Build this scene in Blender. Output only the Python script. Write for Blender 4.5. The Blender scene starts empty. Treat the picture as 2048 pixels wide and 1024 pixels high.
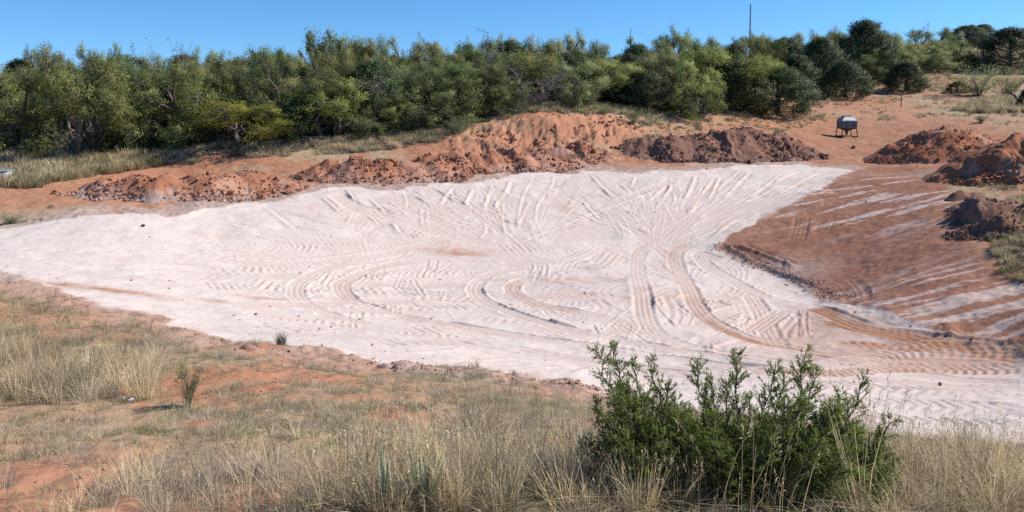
import bpy, math, random
import numpy as np

# ------------------------------------------------------------------ camera, sky, sun, exposure
SC = bpy.context.scene
COL = SC.collection
FPX, HOR = 1500.0, 175.0                      # focal length in photo pixels (2048 wide), horizon row
PITCH = math.radians(4.0)                      # the frame is the lower part of the lens image (vertical shift), so posts stay upright
ROW0 = HOR + FPX * math.tan(PITCH)              # photo row of the optical axis
EYE = 7.0                                     # eye height above the pit floor
cd = bpy.data.cameras.new('camera')
cam = bpy.data.objects.new('camera', cd)
COL.objects.link(cam)
cd.sensor_width = 36.0
cd.lens = FPX / 2048 * 36.0
cd.shift_y = (ROW0 - 512) / 2048
cd.clip_start, cd.clip_end = 0.1, 3000.0
cam.location = (0, 0, EYE)
cam.rotation_euler = (math.pi / 2 - PITCH, 0, 0)
SC.camera = cam

SUN_EL, SUN_AZ = math.radians(40), math.radians(83)     # azimuth clockwise from +Y (the view direction)
W = bpy.data.worlds.new('World')
SC.world = W
W.use_nodes = True
wn = W.node_tree
bg = wn.nodes['Background']
sky = wn.nodes.new('ShaderNodeTexSky')
sky.sky_type = 'NISHITA'
sky.sun_disc = False
sky.sun_elevation = SUN_EL
sky.sun_rotation = SUN_AZ
sky.altitude = 600
sky.air_density = 1.0
sky.dust_density = 0.1
sky.ozone_density = 3.0
tcw = wn.nodes.new('ShaderNodeTexCoord')            # clear dry air: the pale band at the horizon is thin
mpw = wn.nodes.new('ShaderNodeMapping'); mpw.inputs['Location'].default_value = (0, 0, 0.12)
wn.links.new(tcw.outputs['Generated'], mpw.inputs['Vector'])
wn.links.new(mpw.outputs['Vector'], sky.inputs['Vector'])
hsv = wn.nodes.new('ShaderNodeHueSaturation'); hsv.inputs['Saturation'].default_value = 1.30; hsv.inputs['Hue'].default_value = 0.500
wn.links.new(sky.outputs['Color'], hsv.inputs['Color'])
wn.links.new(hsv.outputs['Color'], bg.inputs['Color'])
bg.inputs['Strength'].default_value = 0.122
sl = bpy.data.lights.new('sun', 'SUN')
sl.energy = 5.0
sl.angle = math.radians(0.55)
sl.color = (1.0, 0.93, 0.83)
sun = bpy.data.objects.new('sun', sl)
COL.objects.link(sun)
sun.rotation_euler = (math.pi / 2 - SUN_EL, 0, -SUN_AZ + math.pi)
sun.location = (60, 20, 50)
SC.view_settings.view_transform = 'Standard'
SC.view_settings.look = 'None'
SC.view_settings.gamma = 1.0
SC.view_settings.exposure = 0.55
SC.view_settings.use_curve_mapping = False
SC.render.engine = 'CYCLES'
SC.cycles.use_denoising = False
SC.cycles.max_bounces = 5
SC.cycles.diffuse_bounces = 3
SC.cycles.transmission_bounces = 3
SC.cycles.transparent_max_bounces = 4

rng = np.random.default_rng(11)
R = random.Random(5)

# ------------------------------------------------------------------ small helpers
def tag(o, label=None, cat=None, group=None, kind=None):
    if label: o['label'] = label
    if cat: o['category'] = cat
    if group: o['group'] = group
    if kind: o['kind'] = kind
    return o

def link(name, me, mat=None, parent=None):
    o = bpy.data.objects.new(name, me)
    COL.objects.link(o)
    if mat is not None and me is not None and len(me.materials) == 0:
        me.materials.append(mat)
    if parent is not None:
        o.parent = parent
    return o

def empty(name, loc=(0, 0, 0), rz=0.0, s=1.0):
    o = bpy.data.objects.new(name, None)
    COL.objects.link(o)
    o.location = loc
    o.rotation_euler = (0, 0, rz)
    o.scale = (s, s, s)
    o.empty_display_size = 0.2
    return o

def np_mesh(name, V, F, smooth=False):
    """V (n,3), F (m,k) with one k for all faces."""
    me = bpy.data.meshes.new(name)
    V = np.asarray(V, np.float32); F = np.asarray(F, np.int32)
    k = F.shape[1]
    me.vertices.add(len(V)); me.vertices.foreach_set('co', V.ravel())
    me.loops.add(F.size); me.loops.foreach_set('vertex_index', F.ravel())
    me.polygons.add(len(F))
    me.polygons.foreach_set('loop_start', np.arange(0, F.size, k, dtype=np.int32))
    me.polygons.foreach_set('loop_total', np.full(len(F), k, np.int32))
    me.polygons.foreach_set('use_smooth', np.full(len(F), smooth, bool))
    me.update(calc_edges=True)
    return me

def point_attr(me, name, arr):
    a = me.attributes.new(name, 'FLOAT', 'POINT')
    a.data.foreach_set('value', np.asarray(arr, np.float32))

class MB:
    """collects vertices and faces of mixed size; build() makes one mesh object."""
    def __init__(self): self.v = []; self.f = []
    def add(self, vs, fs):
        n = len(self.v); self.v += [tuple(p) for p in vs]
        self.f += [tuple(i + n for i in f) for f in fs]
    def box(self, c, s, taper=1.0):
        x, y, z = s[0] / 2, s[1] / 2, s[2] / 2
        vs = [(c[0] + a * x * t, c[1] + b * y * t, c[2] + e * z) for e, t in ((-1, 1), (1, taper)) for a, b in ((-1, -1), (1, -1), (1, 1), (-1, 1))]
        self.add(vs, [(3, 2, 1, 0), (4, 5, 6, 7), (0, 1, 5, 4), (1, 2, 6, 5), (2, 3, 7, 6), (3, 0, 4, 7)])
    def tube(self, pts, rad, n=6, cap=True):
        pts = [np.array(p, float) for p in pts]
        if not hasattr(rad, '__len__'): rad = [rad] * len(pts)
        base = len(self.v)
        for i, p in enumerate(pts):
            t = pts[min(i + 1, len(pts) - 1)] - pts[max(i - 1, 0)]
            t = t / (np.linalg.norm(t) + 1e-9)
            a = np.cross(t, (0, 0, 1) if abs(t[2]) < 0.9 else (1, 0, 0)); a /= np.linalg.norm(a)
            b = np.cross(t, a)
            for k in range(n):
                w = 2 * math.pi * k / n
                self.v.append(tuple(p + rad[i] * (math.cos(w) * a + math.sin(w) * b)))
        for i in range(len(pts) - 1):
            for k in range(n):
                q, k2 = base + i * n, (k + 1) % n
                self.f.append((q + k, q + k2, q + n + k2, q + n + k))
        if cap:
            self.f.append(tuple(base + k for k in range(n - 1, -1, -1)))
            e = base + (len(pts) - 1) * n
            self.f.append(tuple(e + k for k in range(n)))
    def mesh(self, name, smooth=False):
        me = bpy.data.meshes.new(name)
        me.from_pydata(self.v, [], self.f)
        if smooth: me.polygons.foreach_set('use_smooth', np.ones(len(me.polygons), bool))
        me.update()
        return me
    def build(self, name, mat, parent=None, smooth=False):
        return link(name, self.mesh(name, smooth), mat, parent)

# value noise on numpy arrays
_T = np.random.default_rng(3).random((256, 256)).astype(np.float32)
def vnoise(x, y, seed=0):
    x = np.asarray(x) + seed * 17.37; y = np.asarray(y) + seed * 9.71
    ix = np.floor(x).astype(np.int64); iy = np.floor(y).astype(np.int64)
    fx = x - ix; fy = y - iy
    fx = fx * fx * (3 - 2 * fx); fy = fy * fy * (3 - 2 * fy)
    a, b = ix & 255, (ix + 1) & 255; c, d = iy & 255, (iy + 1) & 255
    return (_T[a, c] * (1 - fx) + _T[b, c] * fx) * (1 - fy) + (_T[a, d] * (1 - fx) + _T[b, d] * fx) * fy
def fbm(x, y, o=4, seed=0, g=0.5):
    s = 0; a = 1; t = 0
    ca, sa = math.cos(0.6), math.sin(0.6)
    for i in range(o):
        s = s + a * vnoise(x, y, seed + i * 3); t += a; a *= g
        x, y = (ca * x - sa * y) * 2.03, (sa * x + ca * y) * 2.03
    return s / t
def sstep(a, b, x):
    t = np.clip((x - a) / (b - a), 0, 1)
    return t * t * (3 - 2 * t)

# ------------------------------------------------------------------ materials
def new_mat(name):
    m = bpy.data.materials.new(name); m.use_nodes = True
    return m, m.node_tree.nodes, m.node_tree.links, m.node_tree.nodes['Principled BSDF']

def mixc(N, L, fac, a, b, mode='MIX'):
    n = N.new('ShaderNodeMix'); n.data_type = 'RGBA'; n.blend_type = mode
    for key, v in ((0, fac), (6, a), (7, b)):
        if hasattr(v, 'is_output') or hasattr(v, 'links'): L.new(v, n.inputs[key])
        elif key == 0: n.inputs[0].default_value = v
        else: n.inputs[key].default_value = (*v, 1)
    return n.outputs[2]

def noise(N, L, scale, detail=4, rough=0.6, coord=None):
    n = N.new('ShaderNodeTexNoise')
    n.inputs['Scale'].default_value = scale; n.inputs['Detail'].default_value = detail; n.inputs['Roughness'].default_value = rough
    if coord is not None: L.new(coord, n.inputs['Vector'])
    return n.outputs['Fac']

def ramp(N, L, src, a, b, lo=0.0, hi=1.0):
    n = N.new('ShaderNodeMapRange')
    n.inputs[1].default_value = a; n.inputs[2].default_value = b; n.inputs[3].default_value = lo; n.inputs[4].default_value = hi
    L.new(src, n.inputs[0])
    return n.outputs[0]

def attr(N, name):
    n = N.new('ShaderNodeAttribute'); n.attribute_name = name
    return n.outputs['Fac']

def simple_mat(name, col, rough=0.8, var=0.35, scale=6.0, metal=0.0, bump=0.0, spec=0.3, dark=None):
    m, N, L, P = new_mat(name)
    tc = N.new('ShaderNodeTexCoord').outputs['Object']
    f = noise(N, L, scale, 5, 0.65, tc)
    d = dark if dark else tuple(c * (1 - var) for c in col)
    c = mixc(N, L, ramp(N, L, f, 0.35, 0.68), d, tuple(min(1, q * (1 + var * 0.5)) for q in col))
    L.new(c, P.inputs['Base Color'])
    P.inputs['Roughness'].default_value = rough; P.inputs['Metallic'].default_value = metal
    P.inputs['Specular IOR Level'].default_value = spec
    if bump:
        b = N.new('ShaderNodeBump'); b.inputs['Strength'].default_value = bump; b.inputs['Distance'].default_value = 0.02
        L.new(noise(N, L, scale * 4, 5, 0.7, tc), b.inputs['Height']); L.new(b.outputs[0], P.inputs['Normal'])
    return m

C_CLAY = (0.555, 0.478, 0.442)
C_ORANGE = (0.375, 0.178, 0.102)
C_RED = (0.275, 0.122, 0.074)
C_BROWN = (0.185, 0.090, 0.058)
C_TAN = (0.315, 0.235, 0.150)
C_DUST = (0.40, 0.315, 0.275)

def ground_mat():
    m, N, L, P = new_mat('earth')
    tc = N.new('ShaderNodeTexCoord').outputs['Object']
    n1 = noise(N, L, 1.3, 6, 0.65, tc); n2 = noise(N, L, 9.0, 6, 0.7, tc); n3 = noise(N, L, 45.0, 3, 0.7, tc)
    red = mixc(N, L, ramp(N, L, n1, 0.35, 0.65), C_RED, C_ORANGE)
    red = mixc(N, L, ramp(N, L, n2, 0.35, 0.75, 0.0, 0.5), red, (0.42, 0.225, 0.138))
    tan = mixc(N, L, ramp(N, L, n2, 0.3, 0.7), (0.26, 0.195, 0.120), (0.46, 0.36, 0.235))
    tan = mixc(N, L, ramp(N, L, n3, 0.35, 0.7, 0, 0.6), tan, (0.17, 0.13, 0.085))
    c = mixc(N, L, attr(N, 'litter'), red, tan)
    brn = mixc(N, L, ramp(N, L, n1, 0.3, 0.7), (0.195, 0.088, 0.057), (0.305, 0.148, 0.094))
    c = mixc(N, L, attr(N, 'brown'), c, brn)
    dust = mixc(N, L, ramp(N, L, n2, 0.35, 0.7), (0.30, 0.225, 0.19), C_DUST)
    c = mixc(N, L, attr(N, 'dust'), c, dust)
    cl = mixc(N, L, ramp(N, L, n1, 0.3, 0.75), (0.515, 0.435, 0.395), C_CLAY)
    cl = mixc(N, L, ramp(N, L, n2, 0.5, 0.75, 0, 0.25), cl, (0.46, 0.37, 0.315))
    c = mixc(N, L, attr(N, 'clay'), c, cl)
    c = mixc(N, L, attr(N, 'stain'), c, (0.33, 0.165, 0.095))
    L.new(c, P.inputs['Base Color'])
    P.inputs['Roughness'].default_value = 0.95; P.inputs['Specular IOR Level'].default_value = 0.122
    b = N.new('ShaderNodeBump'); b.inputs['Strength'].default_value = 0.55; b.inputs['Distance'].default_value = 0.03
    L.new(noise(N, L, 14.0, 6, 0.75, tc), b.inputs['Height']); L.new(b.outputs[0], P.inputs['Normal'])
    return m
EARTH = ground_mat()

# ------------------------------------------------------------------ terrain: surveyed points -> smooth surface -> worked detail
CP, SP = math.cos(PITCH), math.sin(PITCH)
def ray(px, py):
    r = (px - 1024) / FPX; u = (ROW0 - py) / FPX
    return np.array((r, CP + u * SP, u * CP - SP))
def at(px, py, d):
    v = ray(px, py); v = v * (d / v[1])
    return np.array((v[0], v[1], EYE + v[2]))

SURVEY = [
 # bank the photographer stands on
 (0,1024,5.0),(500,1024,5.0),(1024,1024,5.0),(1550,1024,5.0),(2048,1024,5.0),
 (0,900,7.0),(700,900,7.0),(1400,900,7.2),(2048,940,7.5),
 (0,800,9.5),(600,800,9.6),(1200,830,10.5),(1700,900,9.5),
 (0,700,12.6),(350,720,12.6),(800,770,12.0),(0,620,16.5),(250,650,16.4),
 # near rim of the pit
 (0,545,21.5),(150,590,19.2),(330,645,17.4),(560,695,15.8),(750,735,14.7),(1000,768,13.8),(1200,800,13.0),(1600,855,11.9),(2048,895,11.2),
 # pit floor
 (100,500,25.0),(300,520,25.2),(300,590,20.4),(600,560,25.0),(600,640,19.8),(450,480,29.0),(800,690,17.2),(1000,600,24.0),(1000,690,18.7),(1000,490,31.6),
 (800,500,30.2),(1300,560,26.4),(1300,492,32.2),(1300,650,21.4),(1300,740,16.8),(1440,497,31.6),(1600,610,23.6),(1700,660,20.6),(1600,740,16.8),
 (1900,690,18.9),(2048,712,17.9),(1900,780,15.2),(2048,800,14.4),(1540,540,28.0),(1640,592,24.6),
 # far slope and rim
 (0,455,28.0),(170,430,29.6),(400,407,32.4),(640,380,36.2),(850,367,38.6),(1070,344,42.4),(1300,341,43.0),(1480,330,45.2),(1712,338,43.4),
 (640,450,31.6),(1070,420,35.5),(1300,420,36.0),(1480,410,37.0),(850,430,34.0),
 # right bank
 (1760,330,45.0),(1900,352,37.0),(1935,420,29.5),(1962,475,25.8),(1995,545,22.4),(2060,575,21.2),(1750,480,29.0),(1800,570,23.2),(1650,440,33.0),(1900,620,20.6),
 (2100,470,24.5),(2048,400,30.0),(2100,640,18.6),
 # beyond: dirt yard, trees, hill
 (60,395,33.0),(100,345,40.0),(175,318,44.0),(-200,345,38.0),(-200,480,26.0),(370,385,36.0),(370,335,43.0),(480,290,46.0),(700,300,45.5),(700,345,41.0),
 (930,330,43.0),(930,300,45.5),(1100,318,45.5),(1100,300,46.5),(1100,240,49.0),(1100,226,51.0),(940,262,48.5),(940,272,47.0),(1240,262,50.0),(1240,235,53.0),(1240,300,47.5),
 (1400,300,50.0),(1400,220,62.0),(1600,290,54.0),(1695,273,59.0),(1590,195,84.0),(1800,205,80.0),(1950,260,58.0),(2100,250,58.0),(2048,330,38.0),
 (1890,150,108.0),(1960,75,175.0),(2100,150,105.0),(2150,60,175.0),(2048,195,80.0),(1700,120,150.0),(1700,200,82.0),
 (300,245,60.0),(300,178,130.0),(700,225,66.0),(700,172,130.0),(1000,195,72.0),(1000,158,130.0),(1400,170,90.0),(1400,135,140.0),(-300,250,60.0),(-300,178,130.0),
 (2600,400,26.0),(2600,250,60.0),(2600,100,150.0),(2600,800,12.0),(-600,800,9.0),(-600,600,17.0),
]
SV = np.array([at(*s) for s in SURVEY])
far_extra = [(x, y, z) for y, zs in ((330, (6.5, 7, 8, 13, 20)), (800, (2, 2, 3, 8, 12))) for x, z in zip((-330 * y / 330, -160 * y / 330, 0, 120 * y / 330, 260 * y / 330), zs)]
near_extra = [(-3, 0, EYE - 1.65), (0, 0, EYE - 1.65), (3, 0, EYE - 1.65), (0, 2.5, EYE - 2.2), (-4, 2.5, EYE - 2.2), (4, 2.5, EYE - 2.2)]
SV = np.vstack([SV, far_extra, near_extra])
def warp(x, y):
    return x / (y + 4.0), 1.15 * np.log(y + 4.0)
sa_, sb_ = warp(SV[:, 0], SV[:, 1])
def tps(r2): return np.where(r2 > 1e-12, r2 * np.log(np.maximum(r2, 1e-12)), 0.0)
nS = len(SV)
K = tps((sa_[:, None] - sa_) ** 2 + (sb_[:, None] - sb_) ** 2) + 2e-4 * np.eye(nS)
PP = np.c_[np.ones(nS), sa_, sb_]
A_ = np.block([[K, PP], [PP.T, np.zeros((3, 3))]])
wz = np.linalg.solve(A_, np.r_[SV[:, 2], 0, 0, 0])
def base_z(x, y):
    x = np.asarray(x, float); y = np.asarray(y, float)
    sh = x.shape; x = x.ravel(); y = y.ravel()
    out = np.empty(len(x))
    for i in range(0, len(x), 60000):
        a, b = warp(x[i:i + 60000], y[i:i + 60000])
        out[i:i + 60000] = tps((a[:, None] - sa_) ** 2 + (b[:, None] - sb_) ** 2) @ wz[:nS] + wz[nS] + wz[nS + 1] * a + wz[nS + 2] * b
    return out.reshape(sh)
_yy = np.geomspace(3.5, 320, 900)
def hit(px, py):
    """world point of the smooth terrain seen at photo pixel (px, py)."""
    v = ray(px, py); v = v / v[1]
    dz = EYE + v[2] * _yy - base_z(v[0] * _yy, _yy)
    k = np.nonzero((dz[:-1] > 0) & (dz[1:] <= 0))[0]
    if len(k) == 0:
        return np.array((v[0] * 150, 150.0))
    k = k[0]; t = dz[k] / (dz[k] - dz[k + 1])
    d = _yy[k] + t * (_yy[k + 1] - _yy[k])
    return np.array((v[0] * d, d))
def hits(pts): return np.array([hit(*p) for p in pts])

# grid (a fan whose apex lies behind the viewer keeps the cells small where they are seen)
APEX = 2.0
cu = np.r_[np.linspace(-1.7, -0.80, 26)[:-1], np.linspace(-0.80, 0.80, 900), np.linspace(0.80, 1.7, 26)[1:]]
cy = np.r_[np.linspace(-1.2, 4.2, 22)[:-1], np.geomspace(4.2, 11, 110)[:-1], np.geomspace(11, 47, 520)[:-1], np.geomspace(47, 110, 110)[:-1], np.geomspace(110, 900, 50)]
GU, GY = np.meshgrid(cu, cy)
GX = GU * (GY + APEX)
shp = GX.shape
X = GX.ravel(); Y = GY.ravel()
Z0 = base_z(X, Y)

def poly_sd(P, pad=6.0):
    """signed distance to polygon P (positive inside); -pad far away."""
    P = np.asarray(P)
    out = np.full(len(X), -pad)
    m = (X > P[:, 0].min() - pad) & (X < P[:, 0].max() + pad) & (Y > P[:, 1].min() - pad) & (Y < P[:, 1].max() + pad)
    x = X[m]; y = Y[m]
    d2 = np.full(len(x), 1e9); ins = np.zeros(len(x), bool)
    for i in range(len(P)):
        a = P[i]; b = P[(i + 1) % len(P)]
        e = b - a; q = np.clip(((x - a[0]) * e[0] + (y - a[1]) * e[1]) / (e @ e + 1e-12), 0, 1)
        d2 = np.minimum(d2, (x - a[0] - q * e[0]) ** 2 + (y - a[1] - q * e[1]) ** 2)
        c = (a[1] > y) != (b[1] > y)
        ins ^= c & (x < (b[0] - a[0]) * (y - a[1]) / (b[1] - a[1] + 1e-12) + a[0])
    s = np.sqrt(d2)
    out[m] = np.maximum(np.where(ins, s, -s), -pad)
    return out

def smooth_path(P, n=8):
    P = np.asarray(P, float)
    Q = np.vstack([2 * P[0] - P[1], P, 2 * P[-1] - P[-2]])
    out = []
    for i in range(1, len(Q) - 2):
        p0, p1, p2, p3 = Q[i - 1:i + 3]
        for t in np.linspace(0, 1, n, endpoint=False):
            out.append(0.5 * (2 * p1 + (p2 - p0) * t + (2 * p0 - 5 * p1 + 4 * p2 - p3) * t * t + (3 * p1 - p0 - 3 * p2 + p3) * t ** 3))
    out.append(P[-1])
    return np.array(out)

def along(P, reach):
    """indices near path P, with lateral offset, arc length and total length."""
    m = np.nonzero((X > P[:, 0].min() - reach) & (X < P[:, 0].max() + reach) & (Y > P[:, 1].min() - reach) & (Y < P[:, 1].max() + reach))[0]
    x = X[m]; y = Y[m]
    best = np.full(len(m), 1e9); lat = np.zeros(len(m)); arc = np.zeros(len(m)); s0 = 0.0
    for i in range(len(P) - 1):
        a = P[i]; e = P[i + 1] - a; le = math.hypot(*e) + 1e-9
        q = np.clip(((x - a[0]) * e[0] + (y - a[1]) * e[1]) / le ** 2, 0, 1)
        dx = x - a[0] - q * e[0]; dy = y - a[1] - q * e[1]
        d = dx * dx + dy * dy
        w = d < best
        best[w] = d[w]; arc[w] = s0 + q[w] * le
        lat[w] = (np.sign(e[0] * dy - e[1] * dx) * np.sqrt(d))[w]
        s0 += le
    k = best < reach * reach
    return m[k], lat[k], arc[k], s0
# regions traced on the ground
WHITE = hits([(-160,478),(-60,468),(0,456),(90,444),(170,430),(260,427),(340,430),(400,413),(480,405),(560,402),(640,381),(700,375),(760,382),(860,368),(930,372),(1000,353),(1050,345),(1120,348),(1200,342),(1300,345),(1380,343),(1480,332),(1600,329),(1712,340),
  (1640,380),(1540,430),(1460,472),(1437,492),(1500,525),(1570,552),(1625,580),(1640,600),(1740,632),(1900,668),(2060,697),(2250,720),(2250,905),
  (2060,890),(1900,884),(1750,870),(1500,842),(1300,812),(1200,790),(1100,765),(1010,752),(880,735),(750,727),(650,707),(560,697),(470,682),(400,668),(330,652),(345,637),(300,626),(220,614),(150,590),(100,572),(0,538),(-120,520)])
BROWN = hits([(1712,340),(1760,332),(1850,336),(1905,346),(1900,390),(1925,440),(1955,480),(1980,540),(2060,566),(2250,590),(2250,720),(2060,697),(1900,668),(1740,632),(1640,600),(1625,580),(1570,552),(1500,525),(1437,492),(1460,472),(1540,430),(1640,380)])
wob = (fbm(X * 0.55, Y * 0.55, 4, 1) - 0.5) * 1.5 + (fbm(X * 2.6, Y * 2.6, 3, 2) - 0.5) * 0.5
sdW = poly_sd(WHITE); sdB = poly_sd(BROWN)
DW = sdW + wob * 0.9
pitm = sstep(-0.4, 0.4, np.maximum(DW, sdB))
D = np.zeros(len(X)); stain = np.zeros(len(X)); darkm = np.zeros(len(X))

# undisturbed ground: hummocks; pit: trowelled lumps
hum = (fbm(X * 0.9, Y * 0.9, 4, 5) - 0.5) * 0.22 + (fbm(X * 4.5, Y * 4.5, 3, 6) - 0.5) * 0.07
TR = 0.46
D += hum * (1 - pitm) * sstep(400, 60, Y)
D += pitm * ((fbm(X * 0.45, Y * 0.45, 3, 7) - 0.5) * 0.20 + (fbm(X * 2.2, Y * 2.2, 3, 8) - 0.5) * 0.05)
SLOPE = hits([(560,400),(700,372),(860,362),(1050,340),(1300,338),(1480,325),(1712,335),(1640,385),(1440,485),(1330,490),(1180,480),(1040,490),(900,470),(720,450),(560,440)])
sdS = poly_sd(SLOPE)
slopem = sstep(-0.8, 0.8, sdS)

def fade(s, T, e=0.5): return sstep(0, e, s) * sstep(0, e, T - s)
def ridge(px, h, w, e=0.6, world=False, st=0.0):
    P = smooth_path(px if world else hits(px), 6)
    i, l, s, T = along(P, 5 * w)
    f = fade(s, T, e) * (0.7 + 0.6 * fbm(s * 0.8, l * 0 + P[0, 0], 2, 4))
    prof = np.exp(-(l / w) ** 2) - 0.55 * np.exp(-((l - 1.7 * w) / w) ** 2)
    D[i] += 0.72 * h * f * prof
    if st: stain[i] = np.maximum(stain[i], st * f * np.exp(-((l - 1.5 * w) / (1.3 * w)) ** 2))
def tyre(px, hw=0.34, depth=0.045, groove=0.16, ga=0.020, berm=0.05, st=0.0, lug=0.0, lugp=0.24, e=0.5, world=False, side=1):
    P = smooth_path(px if world else hits(px), 8)
    i, l, s, T = along(P, hw + 0.5)
    f = fade(s, T, e)
    f = f * (0.55 + 0.6 * sstep(0.3, 0.62, fbm(s * 0.45, l * 0.6 + P[0, 1], 3, 18)))
    inn = sstep(hw + 0.04, hw - 0.04, np.abs(l + 0.08 * (fbm(s * 1.3, l * 0, 2, 20) - 0.5)))
    # the press of the wheel overrides what lay there before
    D[i] *= 1 - 0.75 * inn * f
    D[i] += TR * f * inn * (-depth + ga * np.cos(2 * math.pi * l / groove))
    if lug: D[i] += TR * f * inn * lug * (0.3 + 1.2 * fbm(s * 0.6, l * 2.0, 2, 23)) * np.sin(2 * math.pi * (s / lugp + side * np.abs(l) / 0.5 + 0.5 * fbm(s * 1.1, l * 0, 2, 24)))
    bn = 0.5 + 1.2 * fbm(s * 1.6, l * 2.0, 3, 9)
    D[i] += 0.55 * TR * f * berm * bn * (np.exp(-((l - hw - 0.05) / 0.06) ** 2) + 0.6 * np.exp(-((l + hw + 0.05) / 0.06) ** 2))
    if st: stain[i] = np.maximum(stain[i], st * f * inn * (0.4 + 0.9 * fbm(s * 0.8, l * 2.5, 3, 12)))
def lugs(px, hw=0.4, a=0.030, per=0.26, chev=1.2, e=0.4, st=0.0):
    P = smooth_path(hits(px), 8)
    i, l, s, T = along(P, hw + 0.2)
    f = fade(s, T, e) * sstep(hw + 0.05, hw - 0.08, np.abs(l)) * 1.2 * sstep(0.38, 0.68, fbm(s * 0.55, l * 1.2, 3, 14))
    D[i] += TR * f * a * np.sign(np.sin(2 * math.pi * (s / per + chev * l))) * np.abs(np.sin(2 * math.pi * (s / per + chev * l))) ** 0.6
    if st: stain[i] = np.maximum(stain[i], st * f)

# older passes: fields of short parallel grouser and tread marks on the floor
FLOOR = hits([(330,500),(560,455),(800,455),(1000,490),(1300,490),(1420,500),(1600,600),(1650,660),(1600,740),(1200,745),(900,710),(600,650),(480,570)])
fl = FLOOR
r2 = np.random.default_rng(21)
def in_poly(p, P):
    c = False
    for i in range(len(P)):
        a, b = P[i], P[i - 1]
        if (a[1] > p[1]) != (b[1] > p[1]) and p[0] < (b[0] - a[0]) * (p[1] - a[1]) / (b[1] - a[1]) + a[0]: c = not c
    return c
n = 0
while n < 130:
    c = np.array((r2.uniform(-9, 9), r2.uniform(17, 34)))
    if not in_poly(c, fl): continue
    n += 1
    right = c[0] > 2
    ang = r2.normal(0.12, 0.16) if not right else r2.choice([0.2, 0.9, -0.7, 1.35]) + r2.normal(0, 0.2)
    Lh = r2.uniform(1.2, 3.6) if not right else r2.uniform(0.7, 1.8)
    e = np.array((math.cos(ang), math.sin(ang))); bend = np.array((-e[1], e[0])) * r2.normal(0, 0.25)
    P = [c - e * Lh, c + bend, c + e * Lh]
    k = r2.random()
    if k < 0.5:
        P2 = smooth_path(P, 8); i, l, s, T = along(P2, 0.6)
        hw = 0.42; per = r2.uniform(0.22, 0.34)
        f = fade(s, T, 0.5) * sstep(hw + 0.05, hw - 0.08, np.abs(l)) * 1.2 * sstep(0.35, 0.7, fbm(s * 0.8, l, 3, n))
        ph = 2 * math.pi * (s / per + r2.choice([-1.4, 1.4]) * l)
        D[i] += TR * f * 0.030 * np.sin(ph); stain[i] = np.maximum(stain[i], 0.13 * f)
    else:
        tyre(P, hw=r2.uniform(0.25, 0.5), depth=0.03, groove=r2.uniform(0.16, 0.3), ga=0.022, berm=0.035, st=r2.uniform(0.0, 0.22), world=True)

# blade passes on the far slope: ridges of spill that run down from the rim
RIBS = [((770,388),(850,425),(935,470)),((735,395),(770,430),(800,470)),((860,372),(905,400),(940,418)),((880,380),(960,425),(1060,455)),((905,375),(880,410),(870,440)),((945,378),(930,410),(925,425)),
 ((1010,380),(990,415),(985,440)),((1108,352),(1100,375),(1075,410),(1070,445)),((1020,360),(1010,390)),((1140,380),(1170,410),(1200,440)),((1190,382),(1250,425),(1325,484)),((1130,420),(1230,455),(1320,486)),((1240,365),(1262,390)),
 ((1330,375),(1290,410),(1280,440)),((1345,372),(1310,420),(1300,450)),((1425,358),(1390,410),(1335,470)),((1440,352),(1420,395),(1395,425)),((1500,345),(1440,405),(1370,465)),((1560,350),(1470,420),(1400,470)),((1640,345),(1540,400),(1430,470)),((1480,340),(1455,360),(1430,385)),
 ((690,380),(720,420),(760,452)),((640,395),(680,430)),((810,378),(870,420),(900,455)),((1270,352),(1262,372)),((1390,350),(1378,385),(1355,420)),((1600,342),(1545,365)),((1180,350),(1215,385),(1240,400)),
 ((560,420),(640,445),(730,470)),((1060,400),(1040,440),(1035,460))]
for k, q in enumerate(RIBS):
    ridge(q, r2.uniform(0.05, 0.10), r2.uniform(0.06, 0.10), st=0.22)
# groups of parallel blade scratches
for k in range(170):
    x0 = r2.uniform(640, 1680)
    t = (x0 - 640) / 1040
    top = hit(x0, 352 - 12 * t + r2.uniform(0, 60))
    tgt = hit((1325 if r2.random() < 0.8 else 1050) + r2.normal(0, 28) if x0 > 1020 else 1000 + r2.normal(0, 60), 486 + r2.normal(0, 7))
    v = tgt - top; a, b = sorted(r2.uniform(0.0, 1.0, 2)); b = max(b, a + 0.22)
    P = [top + v * a, top + v * (a + b) / 2 + r2.normal(0, 0.12, 2), top + v * b]
    kind = r2.random()
    if kind < 0.45: ridge(P, r2.uniform(0.02, 0.05), r2.uniform(0.04, 0.07), world=True, st=0.12)
    else: tyre(P, hw=r2.uniform(0.2, 0.55), depth=0.02, groove=r2.uniform(0.14, 0.26), ga=0.017, berm=0.02, st=0.16, world=True)
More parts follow.
